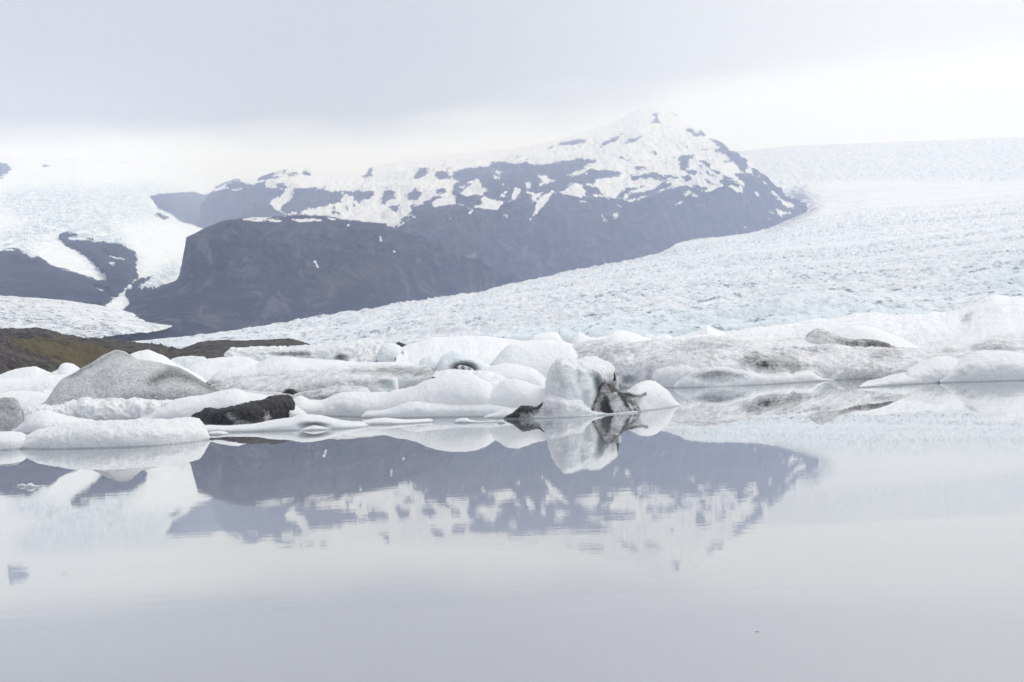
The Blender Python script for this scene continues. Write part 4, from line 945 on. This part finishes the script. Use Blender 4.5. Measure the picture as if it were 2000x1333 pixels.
    # --- large ash-streaked berg ----------------------------------------------------------
    body('iceberg', [
        L([(976,738),(980,728),(984,721),(994,716),(1007.6,713),(1020,708.5),(1034,705),(1052,703.5),(1073,702.4),(1086,700),(1099.5,697),(1110,691),(1122,684),(1139,676),(1158,671),(1183.5,667),(1205,670),(1231,672),(1262,669),(1296.5,667),(1315,668),(1336,669.6),(1356,664),(1374,661),(1390,659.5),(1407,660),(1424,661.5),(1440,666),(1453,670),(1478,669),(1502.6,668),(1535,665),(1566,662),(1600,668),(1640,676),(1700,680),(1760,684),(1830,688),(1900,690),(2000,690),(2090,686)],
          bot=[(976,762),(1209,757.6),(1300,758),(1390,755.5),(1502.6,750.5),(1622,743),(1728,738.5),(2000,730),(2090,727)], thick=17, p=0.62, amp=0.16, ns=1.8, taper=0.02, big=0.5, lumps=0.22, seed=70, nth=190, res=1.0,
          dents=[(1034,748,32,11,1.8), (1229,744,13,7,1.1), (1270,737,7,14,0.5), (1560,690,70,10,1.2)]),
        L([(1272,758),(1273,745),(1274,733),(1276,722),(1283,715),(1291,711.6),(1305,709.5),(1322.7,709),(1345,709),(1365,712),(1390,730),(1410,748)],
          bot=[(1272,758.6),(1340,757.5),(1410,755)], thick=5, p=0.5, amp=0.10, ns=1.3, taper=0.07, seed=71, nth=110, res=1.2),
        L([(1316,757),(1322.5,740),(1333,731),(1345,724),(1359,717),(1374,713),(1388,711.2),(1401,711),(1413,712),(1426,715),(1441,718),(1457.6,720),(1480,725),(1502.6,729),(1520,728),(1536,725.5),(1545,728),(1563,735),(1590,741)],
          bot=[(1316,758.5),(1400,756),(1502.6,751.5),(1590,746)], thick=4.2, p=0.52, amp=0.09, ns=1.2, taper=0.05, seed=72, nth=120, res=1.2, dents=[(1405,738,48,11,0.8)]),
        L([(1535,737),(1545,729),(1554,723),(1563,721),(1573,721.5),(1583.6,724),(1590,728),(1597,734),(1608,739),(1630,742)], bot=[(1535,749.5),(1590,746),(1630,743.5)], thick=3, p=0.55, amp=0.08, ns=1.1, seed=73, nth=90, res=1.2)],
        base=0.19, cyans=[([(1350,725),(1400,720),(1450,728),(1450,745),(1400,750),(1350,748)], 0.25, 14), ([(1002,733),(1040,735),(1060,755),(1010,755)], 0.4, 8), ([(1216,734),(1241,734),(1240,752),(1218,752)], 0.3, 6)],
        dirt=[([(1090,700),(1140,676),(1230,676),(1260,690),(1180,705),(1100,712)], 0.33, 12), ([(1120,690),(1210,678),(1230,690),(1150,700)], 0.40, 8), ([(1330,668),(1420,662),(1450,675),(1380,690),(1320,690)], 0.36, 12),
              ([(1200,700),(1300,690),(1380,695),(1290,712),(1260,740),(1210,740)], 0.16, 12), ([(1002,731),(1050,733),(1062,757),(1005,757)], 0.30, 7),  # second patch paints the left-hand hollow darker
              ([(1272,715),(1330,706),(1400,706),(1470,715),(1540,722),(1600,722),(1600,750),(1270,762)], 0.07, 7), ([(1345,728),(1400,722),(1452,732),(1440,748),(1360,750)], 0.24, 12),  # second patch greys the hollow of the front lobe in its colour
              ([(1440,700),(1480,690),(1540,692),(1566,704),(1575,716),(1520,727),(1480,720),(1450,712)], 0.50, 14), ([(1476,708),(1500,704),(1515,714),(1508,722),(1484,720)], 0.92, 9), ([(1455,700),(1478,694),(1480,703),(1462,708)], 0.72, 6), ([(1530,714),(1560,713),(1565,722),(1540,724)], 0.62, 6),
              ([(1460,670),(1580,662),(1600,672),(1560,682),(1470,680)], 0.10, 8), ([(1700,684),(1760,680),(1760,700),(1700,708)], 0.42, 10)],
        label='very long berg mottled grey and brown with a near-black ash patch, behind the tower', cat='iceberg')
    body('iceberg', [L([(1560,672),(1572,664),(1582,652),(1590,647),(1599.4,645),(1610,647),(1620,650),(1631,658),(1645,661),(1660,663.5),(1685,665.5),(1712,667),(1724,669),(1735,672.5),(1746,679),(1752,684)],
        D=[(1560,131),(1752,131)], thick=4, p=0.6, amp=0.10, ns=1.4, lumps=0.12, seed=74, nth=90, res=1.3)],
        base=0.42, dirt=[([(1640,664),(1700,666),(1745,678),(1700,684),(1640,678)], 0.68, 8), ([(1685,664),(1740,670),(1745,682),(1690,680)], 0.85, 6), ([(1560,655),(1582,655),(1590,670),(1570,675)], 0.15, 6)],
        label='low dark ash-covered ridge tapering rightward to a point on top of the long mottled berg', cat='iceberg')
    body('iceberg', [L([(1800,700),(1830,684),(1860,678),(1881,680),(1898,676),(1915,670),(1932,662),(1949,657),(1975,655),(2000,654.5),(2090,655)],
        D=[(1800,126),(2090,124)], thick=6, p=0.65, amp=0.12, ns=1.6, lumps=0.12, er=70, seed=75, nth=90)],
        base=0.14, dirt=[([(1900,676),(1950,668),(1990,680),(1960,692),(1900,688)], 0.40, 10), ([(1820,678),(1880,684),(1890,700),(1860,700)], 0.34, 8)],
        label='grey-dusted swell at the right edge, between great snowy berg and low humped berg', cat='iceberg')
    body('iceberg', [L([(1330,668),(1360,662),(1417,660),(1440,652),(1469,644.4),(1496,640.6),(1525,636.5),(1550,634),(1575,628),(1600,624),(1637.6,624),(1653,622),(1669,618.5),(1690,615),(1704,613.5),(1717,613),(1722,614),(1732,618),(1746,621),(1762,620),(1780,620),(1802.6,621),(1812,618),(1818,616),(1825,615),(1836,618),(1847.6,618),(1870,613),(1892.6,606),(1909,599),(1926,592.6),(1938,588),(1951,586),(1963,588),(1973.7,589.5),(1980,588.5),(1987,587.6),(2000,588),(2040,590),(2110,600)],
        D=[(1330,160),(2110,140)], thick=38, p=0.85, amp=0.18, ns=3.0, big=0.6, taper=0.02, seed=76, nth=170, res=0.9,
        lumps=0.25),
        L([(1560,664),(1600,652),(1640,640),(1670,636),(1700,640),(1740,655),(1790,668),(1850,676)], D=[(1560,148),(1850,140)], thick=12, p=0.8, amp=0.12, ns=2.5, big=0.4, er=120, seed=77, nth=90),
        L([(1800,672),(1860,655),(1900,640),(1950,630),(2000,628),(2090,632)], D=[(1800,138),(2090,134)], thick=14, p=0.8, amp=0.12, ns=2.5, big=0.5, er=140, seed=78, nth=90)],
        cyan=0.03, cyans=[([(1655,640),(1720,650),(1790,668),(1740,672),(1690,660)], 0.18, 12)],
        dirt=[([(1880,624),(1890,612),(1897,613),(1893,628),(1882,630)], 0.40, 7)],
        label='great clean snow-white berg swelling up to the right edge, in front of the glacier', cat='iceberg')
    body('iceberg', [
        L([(1765,742),(1773,724),(1782,718),(1791,713),(1802,708),(1814,704),(1826,700),(1838.6,698.5),(1852,699),(1865.6,702),(1880,706),(1892.6,709.7),(1898,714),(1903,722),(1912,735)],
          bot=[(1765,752),(1912,744)], thick=4.5, p=0.55, amp=0.08, ns=1.3, seed=79, nth=110, res=1.2, dents=[(1885,724,14,8,1.0)]),
        L([(1835,728),(1856,714),(1879,701),(1888,695),(1899,689.5),(1907,687),(1915,686),(1935,685.5),(1960,686),(1980,689),(2000,693),(2040,700),(2090,710)],
          D=[(1835,105),(2090,101)], thick=5.5, p=0.55, amp=0.09, ns=1.4, er=45, seed=80, nth=110, res=1.2),
        L([(1678,756.5),(1686,751),(1694.5,747),(1712,743),(1726,740),(1742,735),(1757.6,732),(1775,729),(1791,727.7),(1808,727.5),(1825,727.7),(1842,731),(1859,736.7),(1880,731),(1892.6,726.6),(1910,727),(1926,727.7),(1943,729),(1960,732),(1980,730),(2000,729),(2040,727),(2090,728)],
          bot=[(1678,758),(1730,754.5),(1780,751.5),(1870,745.5),(2000,740),(2090,737)], thick=3.6, p=0.55, amp=0.08, ns=1.2, taper=0.04, lumps=0.08, seed=81, nth=110, res=1.2)],
        base=0.05, cyan=0.05, dirt=[([(1868,725),(1890,712),(1902,715),(1890,730),(1868,734)], 0.26, 7), ([(1700,735),(1760,728),(1760,745),(1700,752)], 0.10, 8)],
        label='low whitish berg of rounded humps at the water line at the right edge', cat='iceberg')
    # --- bits in open water --------------------------------------------------------------
    body('ice_chunk', [L([(33,950),(37,946.5),(43,945.3),(48,946),(52,948.5),(56,950.5)], bot=[(33,951),(45,951.2),(56,950.8)], thick=0.22, p=0.5, amp=0.015, ns=0.2, lumps=0.02, seed=82, res=4, nth=40),
        L([(48,952),(52,947.5),(57,944.5),(61,944.5),(65,946.5),(69,948.5),(76,949),(80,950)], bot=[(48,953),(60,953),(80,951.3)], thick=0.22, p=0.5, amp=0.02, ns=0.2, lumps=0.03, seed=83, res=4, nth=40)],
        base=0.04, label='pair of small yellowish-white ice crumbs afloat in open water at the lower left', cat='ice chunk')
    body('ice_chunk', [L([(17,946),(19,944.8),(21,944.3),(23,945),(25,946)], bot=[(17,946.6),(25,946.6)], thick=0.12, p=0.5, amp=0.01, ns=0.2, zmin=0.02, seed=84, res=8, nth=30)],
        base=1.2, label='tiny dark speck of dirty ice left of the two pale ice crumbs in open water', cat='ice chunk')
    body('ice_chunk', [L([(1475,1234),(1477,1233),(1479,1233),(1482,1234)], bot=[(1475,1235),(1482,1235)], thick=0.05, p=0.5, amp=0.002, ns=0.1, zmin=0.008, seed=85, res=8, nth=30)],
        base=0.55, label='lone crumb of brownish ice in the empty foreground water at the lower right', cat='ice chunk')

# ------------------------------------------------------------------ air
def build_haze():
    m = bpy.data.materials.new('haze_air'); m.use_nodes = True
    g = NT(m.node_tree)
    v = g.n('ShaderNodeVolumePrincipled', {'Color': (0.60, 0.70, 1.0, 1), 'Absorption Color': (1.0, 1.0, 1.0, 1), 'Density': 9.0e-5, 'Anisotropy': 0.0})
    o = g.n('ShaderNodeOutputMaterial'); g.t.links.new(v.outputs[0], o.inputs['Volume'])
    x0, x1, y0, y1, z0, z1 = -14000, 14000, -1000, 22000, -7.0, 3050
    c = np.array([(x, y, z) for z in (z0, z1) for y in (y0, y1) for x in (x0, x1)], float)
    f = np.array([[0, 2, 3, 1], [4, 5, 7, 6], [0, 1, 5, 4], [2, 6, 7, 3], [0, 4, 6, 2], [1, 3, 7, 5]])
    o = make_mesh('haze', c, f, m, smooth=False); o['kind'] = 'stuff'

build_mountain()
build_foothill()
build_glacier()
build_upper_glacier()
build_left_glacier()
build_moraines()
build_ice()
build_haze()
